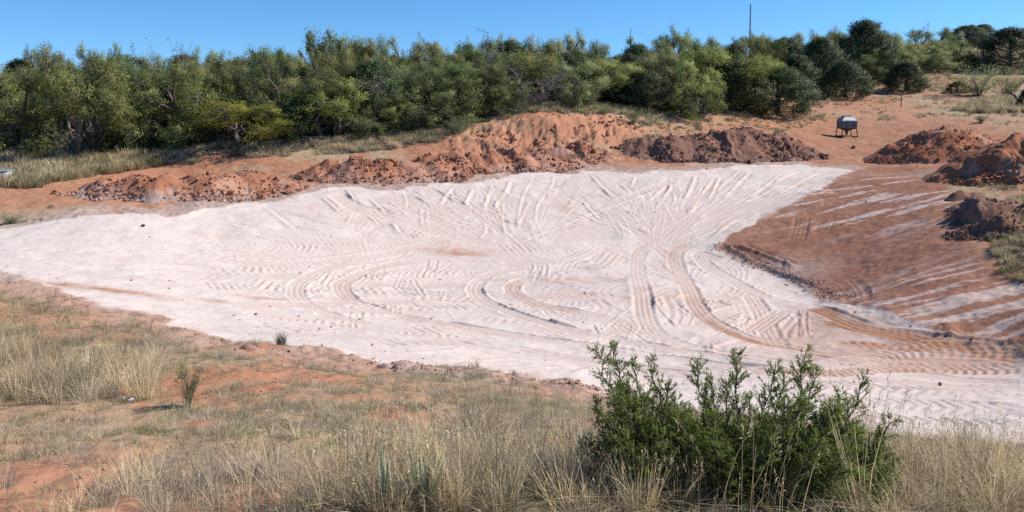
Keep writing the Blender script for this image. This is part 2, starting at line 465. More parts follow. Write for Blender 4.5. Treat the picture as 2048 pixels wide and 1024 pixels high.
# fine scratches everywhere the blade and wheels slipped
for k in range(380):
    if k < 210:
        x0 = r2.uniform(620, 1690); t = (x0 - 640) / 1040
        top = hit(x0, 356 - 12 * t + r2.uniform(0, 90)); tgt = hit((1325 if r2.random() < 0.8 else 1050) + r2.normal(0, 35) if x0 > 1020 else 1000 + r2.normal(0, 80), 488 + r2.normal(0, 8))
        v = (tgt - top); v /= np.linalg.norm(v) + 1e-6; a = top
    else:
        a = np.array((r2.uniform(-7, 10), r2.uniform(18, 33)))
        if not in_poly(a, fl): continue
        an = r2.choice([0.1, 0.9, -0.8, 1.5]) + r2.normal(0, 0.25); v = np.array((math.cos(an), math.sin(an)))
    Lg = r2.uniform(0.8, 3.2); nl = r2.integers(1, 5); sd_ = np.array((-v[1], v[0])) * r2.uniform(0.12, 0.2)
    for j in range(nl):
        o_ = a + sd_ * j
        ridge([o_, o_ + v * Lg * 0.5 + r2.normal(0, 0.05, 2), o_ + v * Lg], r2.uniform(0.018, 0.040), r2.uniform(0.030, 0.05), e=0.3, world=True, st=0.10)
# sweeping blade lines, left part and near slope
for q in [((430,450),(560,480),(700,500)),((600,470),(740,490),(900,480)),((420,440),(470,452),(520,470)),((520,410),(560,440),(600,470)),((250,470),(420,500),(640,505)),((330,505),(560,520),(760,500)),((470,545),(640,540),(830,510)),
          ((360,560),(520,580),(600,600)),((540,655),(700,665),(860,680)),((600,690),(800,705),(980,700)),((700,712),(900,720),(1060,715)),((850,735),(1000,725),(1150,720)),((980,748),(1120,735),(1280,735)),((420,640),(560,645),(700,655)),
          ((1120,760),(1200,735),(1330,745)),((1240,790),(1330,760),(1480,765)),((200,560),(330,565),(480,560)),((100,520),(240,535),(400,530))]:
    ridge(q, r2.uniform(0.03, 0.06), 0.12, e=1.5, st=0.15)
for q in [((400,490),(560,487),(760,478)),((560,505),(700,495),(880,475)),((380,520),(560,522),(800,505)),((640,470),(760,468),(900,460)),((700,575),(860,535),(1040,505)),((680,610),(860,570),(1080,525)),((760,625),(960,590),(1150,560)),((900,560),(1000,545),(1100,540)),
          ((720,548),(850,515),(960,490)),((940,640),(1100,600),(1250,560)),((560,470),(640,474),(720,470)),((860,690),(1020,672),(1180,660)),((1000,700),(1150,690),(1300,700))]:
    lugs(q, hw=0.5, a=0.015, per=0.22, chev=0.5, st=0.08)
# loops the loader turned through
for q, st in [(((900,478),(780,505),(670,532),(604,562),(592,588),(622,616),(700,642),(850,668),(1000,692),(1200,724),(1420,752)), 0.20),
          (((990,500),(880,512),(760,535),(692,562),(684,580),(712,606),(780,628),(900,650),(1100,682),(1300,712),(1500,738),(1720,755),(2060,772)), 0.24),
          (((1060,535),(985,548),(952,570),(955,592),(1000,618),(1100,650),(1250,682),(1400,708),(1560,728),(1760,742),(2060,752)), 0.18),
          (((1180,595),(1120,572),(1060,560),(1026,570),(1032,590),(1090,612),(1200,634),(1300,655)), 0.35)]:
    tyre(q, hw=0.28, depth=0.04, groove=0.18, ga=0.018, berm=0.075, st=st * 1.1)
for q, st, kw in [(((1310,488),(1278,506),(1274,545),(1284,590),(1290,630),(1304,660),(1345,684),(1430,706),(1560,724),(1800,744),(2060,760)), 0.25, {}),
          (((1385,486),(1352,506),(1356,540),(1376,575),(1392,610),(1425,645),(1500,678),(1620,700),(1800,714),(2060,718)), 0.42, {}),
          (((1440,520),(1400,508),(1420,535),(1480,570),(1540,600)), 0.15, {}), (((1500,590),(1520,620),(1535,660),(1560,700)), 0.2, {}),
          (((1300,520),(1330,545),(1372,560)), 0.1, {}), (((1420,640),(1470,620),(1540,610)), 0.15, {}), (((1500,665),(1545,635),(1570,620)), 0.3, {}),
          (((1640,640),(1760,662),(1900,684),(2060,700)), 0.95, dict(lug=0.02)), (((1620,612),(1720,650),(1850,675),(2060,706)), 0.8, {}), (((1650,690),(1800,690),(1930,700),(2060,712)), 0.75, dict(lug=0.022)),
          (((1480,742),(1640,745),(1800,735),(2060,728)), 0.55, dict(lug=0.03)), (((1540,770),(1700,768),(1860,778),(2060,786)), 0.25, dict(lug=0.030, lugp=0.26, hw=0.45)),
          (((1600,800),(1760,800),(1900,812),(2060,826)), 0.22, dict(lug=0.032, lugp=0.26, hw=0.45)), (((1640,728),(1800,706),(1950,702),(2060,700)), 0.5, dict(lug=0.03)),
          (((1650,840),(1800,835),(2060,852)), 0.15, dict(lug=0.028, lugp=0.26))]:
    tyre(q, **{**dict(hw=0.33, depth=0.05, groove=0.16, ga=0.022, berm=0.07, st=st * 1.15), **kw})
for q, a in [(((1400,620),(1430,648),(1500,679),(1620,701),(1800,715),(2060,719)), 0.75), (((1470,668),(1560,690),(1680,706)), 0.5)]:
    i, l, s, T = along(smooth_path(hits(q), 8), 0.6)
    stain[i] = np.maximum(stain[i], a * fade(s, T, 1.2) * np.exp(-(l / 0.32) ** 2) * (0.45 + 0.9 * fbm(s * 0.7, l * 3, 3, 19)))
# right bank: toe windrow, wheel marks
for q in [((1445,490),(1500,520),(1570,550),(1640,572),(1690,590)), ((1470,488),(1530,512),(1600,536))]:
    ridge(q, 0.18, 0.14, e=0.7)
for q in [((1655,540),(1690,560),(1712,585),(1712,612)), ((1620,545),(1665,570),(1690,600))]:
    tyre(q, hw=0.40, depth=0.05, groove=0.17, ga=0.018, berm=0.04, e=1.3)
for q in [((1606,428),(1600,460),(1590,492)), ((1700,375),(1668,420),(1635,478)), ((1560,380),(1640,400),(1720,390))]:
    tyre(q, hw=0.35, depth=0.02, groove=0.18, ga=0.020, berm=0.0, e=1.2)
for q in [((1680,462),(1740,460),(1790,448)), ((1755,468),(1800,462)), ((1700,530),(1760,540),(1800,535)), ((1620,440),(1720,430)), ((1540,345),(1600,338),(1660,335))]:
    lugs(q, hw=0.3, a=0.05, per=0.34, chev=0.4)

brown0 = sstep(-0.25, 0.25, sdB)
# dark soil dragged over the clay
for px, r0, a in [((915,505), (1.6, 0.5), 0.75), ((1345,600), (3.2, 1.1), 0.34), ((1385,590), (0.6, 0.7), 0.55), ((1290,580), (0.5, 0.6), 0.5), ((940,495), (3.0, 1.3), 0.26), ((190,578), (2.0, 0.35), 0.95), ((120,568), (1.5, 0.3), 0.4), ((428,601), (0.45, 0.22), 0.8), ((530,597), (0.9, 0.2), 0.55), ((1130,415), (0.6, 0.8), 0.4),
                  ((1130,560), (2.6, 0.9), 0.35), ((620,415), (0.6, 0.6), 0.25), ((1150,590), (2.2, 0.6), 0.35), ((860,545), (2.5, 1.0), 0.15), ((1480,640), (2.2, 1.0), 0.28), ((1330,740), (1.0, 0.25), 0.4), ((905,680), (1.2, 0.3), 0.3), ((1050,700), (1.0, 0.25), 0.25), ((1700,700), (4.5, 1.6), 0.42), ((1950,715), (4.5, 1.3), 0.55)]:
    c = hit(*px); q = ((X - c[0]) / r0[0]) ** 2 + ((Y - c[1]) / r0[1]) ** 2
    stain = np.maximum(stain, a * np.exp(-q) * (0.25 + 1.2 * fbm(X * 3.2, Y * 3.2, 3, 31)))
c = hit(1800, 680); q = ((X - c[0]) / 0.9) ** 2 + ((Y - c[1]) / 0.22) ** 2
brown_patch = np.exp(-q) * (0.4 + fbm(X * 5, Y * 5, 3, 33))
D -= 0.10 * np.exp(-q * 1.2)

# faint dirty smears that follow the passes over the whole floor
sm_a = fbm(X * 0.35 + 0.15 * Y, Y * 1.9 - 0.3 * X, 4, 91, 0.6); sm_b = fbm(X * 1.9 + 0.4 * Y, Y * 0.5, 4, 92, 0.6)
stain = np.maximum(stain, 0.13 * sstep(0.52, 0.72, sm_a) + 0.10 * slopem * sstep(0.52, 0.7, sm_b))
D += pitm * (1 - brown0) * ((fbm(X * 0.9 + 0.2 * Y, Y * 6.0, 3, 93) - 0.5) * 0.016 + (fbm(X * 7, Y * 7, 2, 94) - 0.5) * 0.018)
# masks
clay = sstep(-0.05, 0.16, DW)
brown = sstep(-0.25, 0.25, sdB + wob * 0.35)
brown = np.maximum(brown, 0.85 * np.clip(brown_patch, 0, 1))
WIND = smooth_path(hits([(1440,489),(1500,521),(1570,551),(1640,574),(1690,596)]), 8)
i, l, s, T = along(WIND, 1.2)
brown[i] = np.maximum(brown[i], 0.6 * fade(s, T, 0.5) * sstep(0.5, 0.2, np.abs(l + 0.1) + 0.5 * (fbm(s * 2, l * 2, 3, 29) - 0.5)))
clay[i] *= 1 - 0.65 * fade(s, T, 0.5) * sstep(0.45, 0.15, np.abs(l + 0.1) + 0.5 * (fbm(s * 2, l * 2, 3, 29) - 0.5))
# pale streaks the blade left along the brown bank
e1 = hit(1960, 552) - hit(1745, 612); e1 /= np.linalg.norm(e1)
ps, pl = X * e1[0] + Y * e1[1], -X * e1[1] + Y * e1[0]
def blob(px, rx, ry):
    c = hit(*px); return np.exp(-((X - c[0]) / rx) ** 2 - ((Y - c[1]) / ry) ** 2)
streak = fbm(ps * 0.24, pl * 4.2, 4, 41, 0.65)
low = np.clip(1.3 * blob((1880, 600), 3.6, 3.0) + blob((2040, 640), 3.5, 2.4), 0, 1)
up = np.clip(blob((1690, 400), 2.6, 3.4) + blob((1800, 400), 4.5, 5.0) + 0.8 * blob((1860, 375), 4, 4), 0, 1)
sw = np.maximum(0.66 * low * sstep(0.51, 0.62, streak + 0.10 * (fbm(ps * 3, pl * 9, 3, 42) - 0.5)), 0.7 * up * sstep(0.56, 0.62, fbm(ps * 0.42, pl * 2.4, 3, 44, 0.6) + 0.12 * (fbm(ps * 4, pl * 9, 3, 43) - 0.5)))
sw *= brown
D += -0.03 * brown * (streak - 0.5) * 2.0 + brown * ((fbm(ps * 0.5, pl * 5.0, 3, 46) - 0.5) * 0.07 + (fbm(X * 5, Y * 5, 3, 47) - 0.5) * 0.05)
clay_on_brown = np.clip(sw * 0.9, 0, 1)
toe = blob((1560, 540), 2.6, 1.6) * brown
dust = np.maximum(sstep(-2.6, -0.1, DW + (fbm(X * 1.5, Y * 1.5, 4, 51) - 0.5) * 2.4) * (1 - clay) * 0.9, toe * 0.7)
dust *= np.where(brown > 0.5, np.maximum(toe, 0.10), 1.0) * np.where(Y < 20, 0.65, 1.0)
dust = np.clip(dust, 0, 1)
dusty = fbm(X * 1.2, Y * 5, 3, 52)
clay = np.maximum(clay * (1 - 0.0 * dusty), clay_on_brown)
# orange-brown film on the driven part of the floor at the right
ORG = hits([(1600,610),(1720,640),(1900,672),(2080,700),(2250,720),(2250,735),(2080,728),(1900,728),(1750,735),(1620,715),(1520,690),(1560,650)])
og = sstep(-0.6, 0.6, poly_sd(ORG) + wob) * (0.35 + 0.5 * fbm(ps * 0.4, pl * 3.5, 3, 61))
stain = np.clip(np.maximum(stain * 1.05, og * 0.8), 0, 0.95) * sstep(-0.3, 0.3, DW)
# bare soil or litter outside
lit = fbm(X * 0.35, Y * 0.35, 4, 71) + 0.35 * (fbm(X * 2.5, Y * 2.5, 3, 72) - 0.5)
litter = sstep(0.44, 0.62, lit)
def region(px, soft=1.0, wj=1.0): return sstep(-soft, soft, poly_sd(hits(px), 12) + wob * wj)
bare = np.zeros(len(X))
for q, a in [(((-60,372),(120,372),(330,345),(420,338),(620,345),(760,330),(930,335),(1250,330),(1250,360),(900,372),(640,385),(400,415),(200,425),(-60,415)), 0.95),
             (((920,266),(1000,246),(1090,234),(1240,238),(1270,264),(1240,304),(1100,322),(930,328),(900,300)), 1.0),
             (((1260,300),(1330,262),(1460,230),(1560,205),(1640,225),(1800,215),(1960,240),(2080,262),(2080,300),(1900,345),(1700,338),(1560,322),(1300,335)), 0.82),
             (((1500,205),(1600,185),(1700,195),(1800,190),(1830,215),(1700,225),(1560,222)), 0.9), (((1720,180),(1770,170),(1780,190),(1730,195)), 1.0),
             (((1855,178),(1880,150),(1870,135),(1905,128),(1910,148),(1925,178),(1900,200)), 1.0), (((200,940),(60,985),(-80,1020),(-80,960),(60,930),(220,905)), 0.9), (((-60,880),(120,840),(330,850),(250,900),(60,940),(-60,950)), 0.7),
             (((400,740),(560,730),(700,750),(900,770),(1100,790),(1000,820),(700,800),(440,790)), 0.55), (((330,660),(520,690),(480,735),(300,690)), 0.7), (((620,870),(700,860),(760,890),(660,905)), 0.6), (((430,900),(560,880),(600,930),(480,960)), 0.6)]:
    bare = np.maximum(bare, a * region(q, 0.5, 0.6))
litter = np.clip(litter * 0.9 * (1 - bare) + 0.12 * bare * sstep(0.5, 0.7, lit), 0, 1)
litter = np.where(Y > 62, np.maximum(litter, 0.55 * (1 - bare)), litter)
yard = region(((1260,300),(1400,270),(1640,235),(1900,240),(2080,290),(1900,350),(1700,340),(1560,325),(1300,335)), 1.5, 1.0)
brown = np.maximum(brown, 0.45 * yard * (0.4 + fbm(X * 0.8, Y * 0.8, 3, 77)))

# scarp face and rims: rills, broken edges
scarp = region(((925,270),(1000,248),(1090,236),(1235,240),(1264,264),(1240,302),(1100,320),(935,325)), 0.5, 0.4)
D += scarp * ((fbm(X * 0.9, Y * 0.3, 3, 81) - 0.5) * 0.5 - np.abs(fbm(X * 2.4, Y * 0.8, 3, 86) - 0.5) * 0.35 + (fbm(X * 3.3, Y * 3.3, 4, 82, 0.7) - 0.5) * 0.45 - np.abs(fbm(X * 1.1, Y * 0.9, 4, 87) - 0.5) * 0.6 + (np.round(fbm(X * 0.8, Y * 0.8, 3, 88) * 9) / 9 - 0.5) * 0.5)
rim = np.exp(-(DW / 0.35) ** 2) * (Y > 20)
D += rim * 0.10 * (fbm(X * 1.1, Y * 1.1, 3, 83) - 0.2)
rimn = np.exp(-((DW + 0.25) / 0.4) ** 2) * (Y < 22)
D += rimn * (0.02 + 0.22 * np.maximum(fbm(X * 2.2, Y * 2.2, 4, 84) - 0.42, 0))
D += dust * (fbm(X * 6, Y * 6, 3, 85) - 0.5) * 0.10 * (1 - clay)

ZG = (Z0 + D).reshape(shp)
G3 = np.stack([GX, GY, ZG], -1)
du = np.gradient(G3, axis=1); dv = np.gradient(G3, axis=0)
NRM = np.cross(du, dv); NRM /= np.linalg.norm(NRM, axis=-1, keepdims=True) + 1e-12

def ground_z(x, y):
    x = np.asarray(x, float); y = np.asarray(y, float)
    fu = np.interp(x / (y + APEX), cu, np.arange(len(cu))); fy = np.interp(y, cy, np.arange(len(cy)))
    i = np.minimum(fu.astype(int), len(cu) - 2); j = np.minimum(fy.astype(int), len(cy) - 2)
    a = fu - i; b = fy - j
    return (ZG[j, i] * (1 - a) + ZG[j, i + 1] * a) * (1 - b) + (ZG[j + 1, i] * (1 - a) + ZG[j + 1, i + 1] * a) * b
def mask_at(M, x, y):
    fu = np.rint(np.interp(x / (y + APEX), cu, np.arange(len(cu)))).astype(int); fy = np.rint(np.interp(y, cy, np.arange(len(cy)))).astype(int)
    return M.reshape(shp)[fy, fu]

nR, nC = shp
idx = np.arange(nR * nC).reshape(shp)
quads = np.stack([idx[:-1, :-1], idx[:-1, 1:], idx[1:, 1:], idx[1:, :-1]], -1).reshape(-1, 4)
sW = DW.ravel(); sB = sdB.ravel()
qc = quads[:, 0]
reg = np.where(sB[qc] > 0.02, 2, np.where(sW[qc] > 0.0, 1, 0))
VV = G3.reshape(-1, 3); NN = NRM.reshape(-1, 3)
for k, nm, lab in ((0, 'ground', 'red earth and dry grass ground around the dug pit'), (1, 'pit_floor', 'white clay floor and slopes of the dug pit with wheel tracks'), (2, 'dirt_slope', 'brown scraped earth bank with pale streaks along one side of pit')):
    q = quads[reg == k]
    used, inv = np.unique(q, return_inverse=True)
    me = np_mesh(nm, VV[used], inv.reshape(-1, 4), True)
    for an, arr in (('clay', clay), ('brown', brown), ('dust', dust), ('litter', litter), ('stain', stain)):
        point_attr(me, an, arr[used])
    me.normals_split_custom_set_from_vertices(NN[used])
    o = link(nm, me, EARTH)
    tag(o, lab, 'ground' if k == 0 else ('pit' if k == 1 else 'bank'), kind='structure')
# ------------------------------------------------------------------ clods, rocks and spoil mounds
import bmesh
def hull_rock(name, seed, npts=13, sx=1.0, sy=1.0, sz=0.8, smooth=False):
    g = np.random.default_rng(seed)
    p = g.normal(size=(npts, 3)); p /= np.linalg.norm(p, axis=1)[:, None]; p *= g.uniform(0.75, 1.0, npts)[:, None]
    p *= np.array((sx, sy, sz)) * 0.5
    bm = bmesh.new()
    for q in p: bm.verts.new(q)
    r = bmesh.ops.convex_hull(bm, input=bm.verts)
    bmesh.ops.delete(bm, geom=list({v for v in r['geom_interior'] if isinstance(v, bmesh.types.BMVert)}), context='VERTS')
    bmesh.ops.triangulate(bm, faces=bm.faces)
    me = bpy.data.meshes.new(name); bm.to_mesh(me); bm.free()
    return me

def dirt_mat(name, cols, scale=1.2):
    """loose soil with drifting colour; each clod carries its own tone."""
    m, N, L, P = new_mat(name)
    tc = N.new('ShaderNodeTexCoord').outputs['Object']
    n1 = noise(N, L, scale, 5, 0.6, tc); n2 = noise(N, L, scale * 9, 6, 0.75, tc)
    c = mixc(N, L, ramp(N, L, n1, 0.38, 0.62), cols[0], cols[1])
    c = mixc(N, L, ramp(N, L, n2, 0.45, 0.72, 0, 0.7), c, cols[2])
    t = attr(N, 'tone')
    c = mixc(N, L, ramp(N, L, t, 0.55, 1.0, 0, 0.55), c, cols[3])
    c = mixc(N, L, attr(N, 'dusting'), c, (0.43, 0.34, 0.295))
    L.new(c, P.inputs['Base Color'])
    P.inputs['Roughness'].default_value = 0.95; P.inputs['Specular IOR Level'].default_value = 0.1
    b = N.new('ShaderNodeBump'); b.inputs['Strength'].default_value = 0.7; b.inputs['Distance'].default_value = 0.05
    L.new(noise(N, L, 12, 6, 0.8, tc), b.inputs['Height']); L.new(b.outputs[0], P.inputs['Normal'])
    return m
M_DARK = dirt_mat('soil_dark', ((0.165, 0.085, 0.062), (0.245, 0.128, 0.086), (0.135, 0.074, 0.058), (0.38, 0.25, 0.185)))
M_RED = dirt_mat('soil_red', ((0.285, 0.124, 0.074), (0.37, 0.165, 0.096), (0.225, 0.100, 0.064), (0.46, 0.30, 0.22)))
M_RUST = dirt_mat('soil_rust', ((0.250, 0.098, 0.055), (0.380, 0.155, 0.082), (0.185, 0.078, 0.048), (0.43, 0.24, 0.155)))
ROCKS = [hull_rock('clod', 100 + i, 9 + i % 4, 1.0, 0.9, 0.75) for i in range(6)]
ROCKNP = []
for me in ROCKS:
    v = np.empty(len(me.vertices) * 3, np.float32); me.vertices.foreach_get('co', v)
    f = np.array([tuple(p.vertices) for p in me.polygons], np.int32)
    pass
for i in range(6):
    me = hull_rock('crumb', 140 + i, 7, 1.0, 0.9, 0.8)
    v = np.empty(len(me.vertices) * 3, np.float32); me.vertices.foreach_get('co', v)
    ROCKNP.append((v.reshape(-1, 3), np.array([tuple(p.vertices) for p in me.polygons], np.int32)))
    bpy.data.meshes.remove(me)

def rotm(a, b, c):
    ca, sa, cb, sb, cc, sc = math.cos(a), math.sin(a), math.cos(b), math.sin(b), math.cos(c), math.sin(c)
    return np.array(((cc, -sc, 0), (sc, cc, 0), (0, 0, 1))) @ np.array(((cb, 0, sb), (0, 1, 0), (-sb, 0, cb))) @ np.array(((1, 0, 0), (0, ca, -sa), (0, sa, ca)))

def clod_mesh(name, pts, sizes, g, dusting=None):
    Vs, Fs, T, U = [], [], [], []; n = 0
    for i, (p, s) in enumerate(zip(pts, sizes)):
        v, f = ROCKNP[g.integers(len(ROCKNP))]
        w = (v * s * g.uniform(0.7, 1.25, 3)) @ rotm(*g.uniform(0, 6.28, 3)).T + p
        Vs.append(w); Fs.append(f + n); n += len(v)
        T.append(np.full(len(v), g.random())); U.append(np.full(len(v), 0 if dusting is None else dusting[i]))
    me = np_mesh(name, np.vstack(Vs), np.vstack(Fs))
    point_attr(me, 'tone', np.concatenate(T)); point_attr(me, 'dusting', np.concatenate(U))
    return me

HEIGHTS = {}
def mound(name, label, peaks, mat, seed, clods=500, big=24, rough=0.16, csize=(0.06, 0.24), bsize=(0.24, 0.5), stretch=1.35, res=0.07, dustfoot=0.0, cat='dirt mound', group=None, lean=1.45):
    """peaks: (px, py of the front foot, py of the crest) -> cones of loose soil standing on the ground"""
    g = np.random.default_rng(seed)
    cones = []
    for px, pb, pt in peaks:
        b = hit(px, pb); d = b[1]; h = 0.8
        for _ in range(6):
            dc = d + h * lean
            xc = b[0] * dc / d
            h = max(0.08, at(px, pt, dc)[2] - float(ground_z(xc, dc)))
        cones.append((xc, dc, h))
    cx = np.mean([c[0] for c in cones]); cyy = np.mean([c[1] for c in cones]); 
    root = empty(name, (cx, cyy, float(ground_z(cx, cyy))))
    tag(root, label, cat, group)
    x0 = min(c[0] - c[2] * lean * stretch for c in cones) - 0.5; x1 = max(c[0] + c[2] * lean * stretch for c in cones) + 0.5
    y0 = min(c[1] - c[2] * lean for c in cones) - 0.5; y1 = max(c[1] + c[2] * lean for c in cones) + 0.5
    nx = min(int((x1 - x0) / res), 260); ny = min(int((y1 - y0) / res), 130)
    gx, gy = np.meshgrid(np.linspace(x0, x1, nx), np.linspace(y0, y1, ny))
    def height(x, y):
        wx = x + (fbm(x * 0.9, y * 0.9, 3, seed) - 0.5) * 0.9; wy = y + (fbm(x * 0.9, y * 0.9, 3, seed + 7) - 0.5) * 0.9
        hh = np.full(np.shape(x), -9.0)
        for a, b, h in cones:
            q = np.sqrt(((wx - a) / (h * lean * stretch)) ** 2 + ((wy - b) / (h * lean)) ** 2)
            hh = np.maximum(hh, h * (1.06 - q - 0.10 * np.exp(-(q / 0.25) ** 2)))
        up = np.clip(hh * 3, 0, 1)
        rmk = 0.30 + 1.0 * sstep(0.42, 0.6, fbm(x * 0.55, y * 0.55, 2, seed + 11))
        hh = hh + up * rough * rmk * ((fbm(x * 1.4, y * 1.4, 4, seed + 3) - 0.5) * 3.0 + (np.abs(fbm(x * 4.1, y * 4.1, 3, seed + 5) - 0.5) - 0.12) * -1.2)
        return np.maximum(hh, -0.35)
    H = height(gx, gy)
    HEIGHTS[seed] = height
    gz = ground_z(gx, gy)
    Vt = np.stack([gx - cx, gy - cyy, gz + H - root.location.z], -1).reshape(-1, 3)
    ii = np.arange(nx * ny).reshape(ny, nx)
    F = np.stack([ii[:-1, :-1], ii[:-1, 1:], ii[1:, 1:], ii[1:, :-1]], -1).reshape(-1, 4)
    F = F[(H.ravel()[F] > -0.2).any(1)]
    used, inv = np.unique(F, return_inverse=True)
    me = np_mesh('soil', Vt[used], inv.reshape(-1, 4), True)
    df = dustfoot * sstep(0.55, 0.0, H.ravel() + (fbm(gx * 2, gy * 2, 3, seed + 9).ravel() - 0.5) * 0.6)
    df = np.maximum(df, (0.10 if mat is M_DARK else 0.28) * sstep(0.5, 0.7, fbm(gx * 0.8, gy * 0.8, 4, seed + 15).ravel()))
    point_attr(me, 'tone', np.zeros(len(used))); point_attr(me, 'dusting', df[used])
    link('soil', me, mat, root)
    # loose clods, more of them round the foot
    def sample(n, foot):
        out = []
        while len(out) < n:
            x = g.uniform(x0, x1, 4 * n); y = g.uniform(y0, y1 - 0.4 * (y1 - y0) * foot, 4 * n)
            h = height(x, y)
            keep = (h > -0.12) & (g.random(4 * n) < np.where(h < 0.30, 1.0, 0.30) * (0.12 + 0.88 * sstep(0.42, 0.58, fbm(x * 0.7, y * 0.7, 2, seed + 13))))
            for a, b, c in zip(x[keep], y[keep], h[keep]):
                out.append((a, b, c))
                if len(out) >= n: break
        return np.array(out)
    s = sample(clods, 1)
    sz = csize[0] + (csize[1] - csize[0]) * g.random(clods) ** 3.2
    pz = ground_z(s[:, 0], s[:, 1]) + np.maximum(s[:, 2], 0) + sz * 0.15
    pts = np.c_[s[:, 0] - cx, s[:, 1] - cyy, pz - root.location.z]
    o = link('clods', clod_mesh('clods', pts, sz, g, dustfoot * g.random(clods) * sstep(0.5, 0.0, s[:, 2])), mat, root)
    o['kind'] = 'stuff'
    if big:
        s = sample(big, 1)
        for q in s:
            z = g.uniform(*bsize)
            c = link('clod', ROCKS[g.integers(6)], None, root)
            c.location = (q[0] - cx, q[1] - cyy, float(ground_z(q[0], q[1])) + max(q[2], 0) + z * 0.12 - root.location.z)
            c.rotation_euler = tuple(g.uniform(0, 6.28, 3)); c.scale = tuple(z * g.uniform(0.75, 1.2, 3))
            if not c.data.materials: c.data.materials.append(mat)
            c.material_slots[0].link = 'OBJECT'; c.material_slots[0].material = mat
    return root

mound('dirt_mound', 'long dark brown spoil mound with several crests beyond the white clay', [(1300,318,272),(1345,324,268),(1400,325,262),(1450,324,256),(1500,322,251),(1550,320,262),(1580,312,285)], M_DARK, 201, 3200, 110, 0.24, dustfoot=0.15)
mound('dirt_mound', 'steep reddish dirt mound with a pale stick on its crest, beyond the brown bank', [(1810,318,285),(1850,325,258),(1890,325,248),(1930,318,262)], M_RUST, 202, 1500, 34, 0.14, dustfoot=0.1)
mound('dirt_mound', 'tall dark red dirt mound cut off by the right edge of the photo', [(1940,352,308),(1985,362,280),(2030,368,266),(2085,366,262),(2140,366,270)], M_RUST, 203, 1700, 40, 0.20)
mound('spoil_heap', 'rough dark clod heap on the lip of the brown bank, grass behind it', [(1922,402,378),(1945,425,388),(1968,450,396),(1980,480,428),(2000,445,400)], M_DARK, 204, 1700, 55, 0.26, (0.05, 0.15), (0.16, 0.30), 1.3, 0.06, cat='dirt heap')
mound('dirt_mound', 'low orange dirt mound nearest the meadow grass, pale rocks along its foot', [(215,398,352),(270,402,350),(330,404,345),(400,402,342),(455,398,345)], M_RED, 205, 2400, 30, 0.10, dustfoot=0.75)
mound('dirt_mound', 'rounded bright orange dirt mound beside the bare gap in the berm', [(500,392,334),(530,390,345)], M_RED, 206, 700, 16, 0.10, dustfoot=0.25)
mound('dirt_mound', 'low reddish cloddy mound right of the bare gap in the berm', [(665,362,318),(710,368,310),(760,368,316)], M_RED, 207, 1300, 34, 0.12, dustfoot=0.3)
mound('dirt_mound', 'broad flat brown berm with grey stones spilling toward the white clay', [(810,366,316),(860,362,308),(900,352,300)], M_RED, 208, 2000, 40, 0.11, dustfoot=0.5)
mound('dirt_mound', 'knobbly red berm full of blocky clods below the orange scarp', [(940,348,308),(985,346,304),(1030,345,300),(1080,342,298),(1120,336,294)], M_RED, 209, 1800, 60, 0.20, bsize=(0.24, 0.5), dustfoot=0.4)
mound('dirt_mound', 'small pointed red mound between the scarp and the long dark mound', [(1165,325,284),(1205,318,296)], M_RED, 210, 700, 16, 0.14, dustfoot=0.3)
mound('dirt_mound', 'small heap of pinkish crumbled clay on the near rim of pit', [(770,738,722),(800,740,714),(835,745,724)], M_RED, 211, 900, 14, 0.05, (0.015, 0.06), (0.06, 0.12), 1.5, 0.03, dustfoot=0.9, cat='dirt heap')
mound('dirt_mound', 'low row of pink clay lumps on near rim just before the juniper', [(1050,758,742),(1080,760,744),(1125,768,755),(1170,782,770)], M_RED, 212, 900, 14, 0.05, (0.015, 0.06), (0.06, 0.13), 1.6, 0.03, dustfoot=0.9, cat='dirt heap')
mound('dirt_mound', 'little earth hump under the upright grass tuft on near rim', [(525,708,690),(552,702,682)], M_RED, 213, 260, 5, 0.04, (0.015, 0.05), (0.05, 0.10), 1.3, 0.03, dustfoot=0.3, cat='dirt heap')

# single rocks
M_ROCKR = simple_mat('rock_red', (0.40, 0.22, 0.15), 0.9, 0.4, 5, bump=0.5)
M_ROCKP = simple_mat('rock_pale', (0.50, 0.43, 0.36), 0.9, 0.3, 5, bump=0.4)
M_ROCKW = simple_mat('rock_white', (0.78, 0.76, 0.72), 0.8, 0.1, 8, bump=0.2)
M_ROCKD = simple_mat('rock_dark', (0.13, 0.075, 0.055), 0.9, 0.4, 5, bump=0.5)
def rock(px, py, wpx, mat, label, seed, sx=1, sz=0.8, group=None):
    b = hit(px, py); s = wpx / FPX * b[1]
    o = link('rock', hull_rock('rock', seed, 16, sx, 0.9, sz), mat)
    o.location = (b[0], b[1], float(ground_z(*b)) + s * sz * 0.28); o.scale = (s, s, s); o.rotation_euler = (0, 0, seed * 1.3)
    tag(o, label, 'rock', group)
rock(1092, 338, 17, M_ROCKR, 'single blocky red rock standing at the far edge of the white clay', 31, 1, 1.0)
rock(1125, 330, 10, M_ROCKP, 'small pale rock between the blocky red rock and the grey-green bush', 32)
rock(1214, 274, 12, M_ROCKD, 'dark upright block of earth at the foot of the orange scarp', 33, 0.8, 1.6)
rock(287, 455, 10, M_ROCKD, 'dark stone on the dusty left margin of the white clay', 34, 1.2, 0.8)
rock(247, 803, 13, M_ROCKW, 'round white stone in the grass clump, leftmost of the pair', 35, 1, 0.9)
rock(262, 805, 13, M_ROCKW, 'white stone in the grass clump, right of the round one', 36, 1.1, 0.9)
rock(1708, 296, 13, M_ROCKD, 'dark clod on the bare yard between feeder and reddish mound', 37, 1.5, 0.7)
rock(1880, 770, 12, M_ROCKR, 'lone brown lump on the white clay near the juniper', 38, 0.8, 1.2)
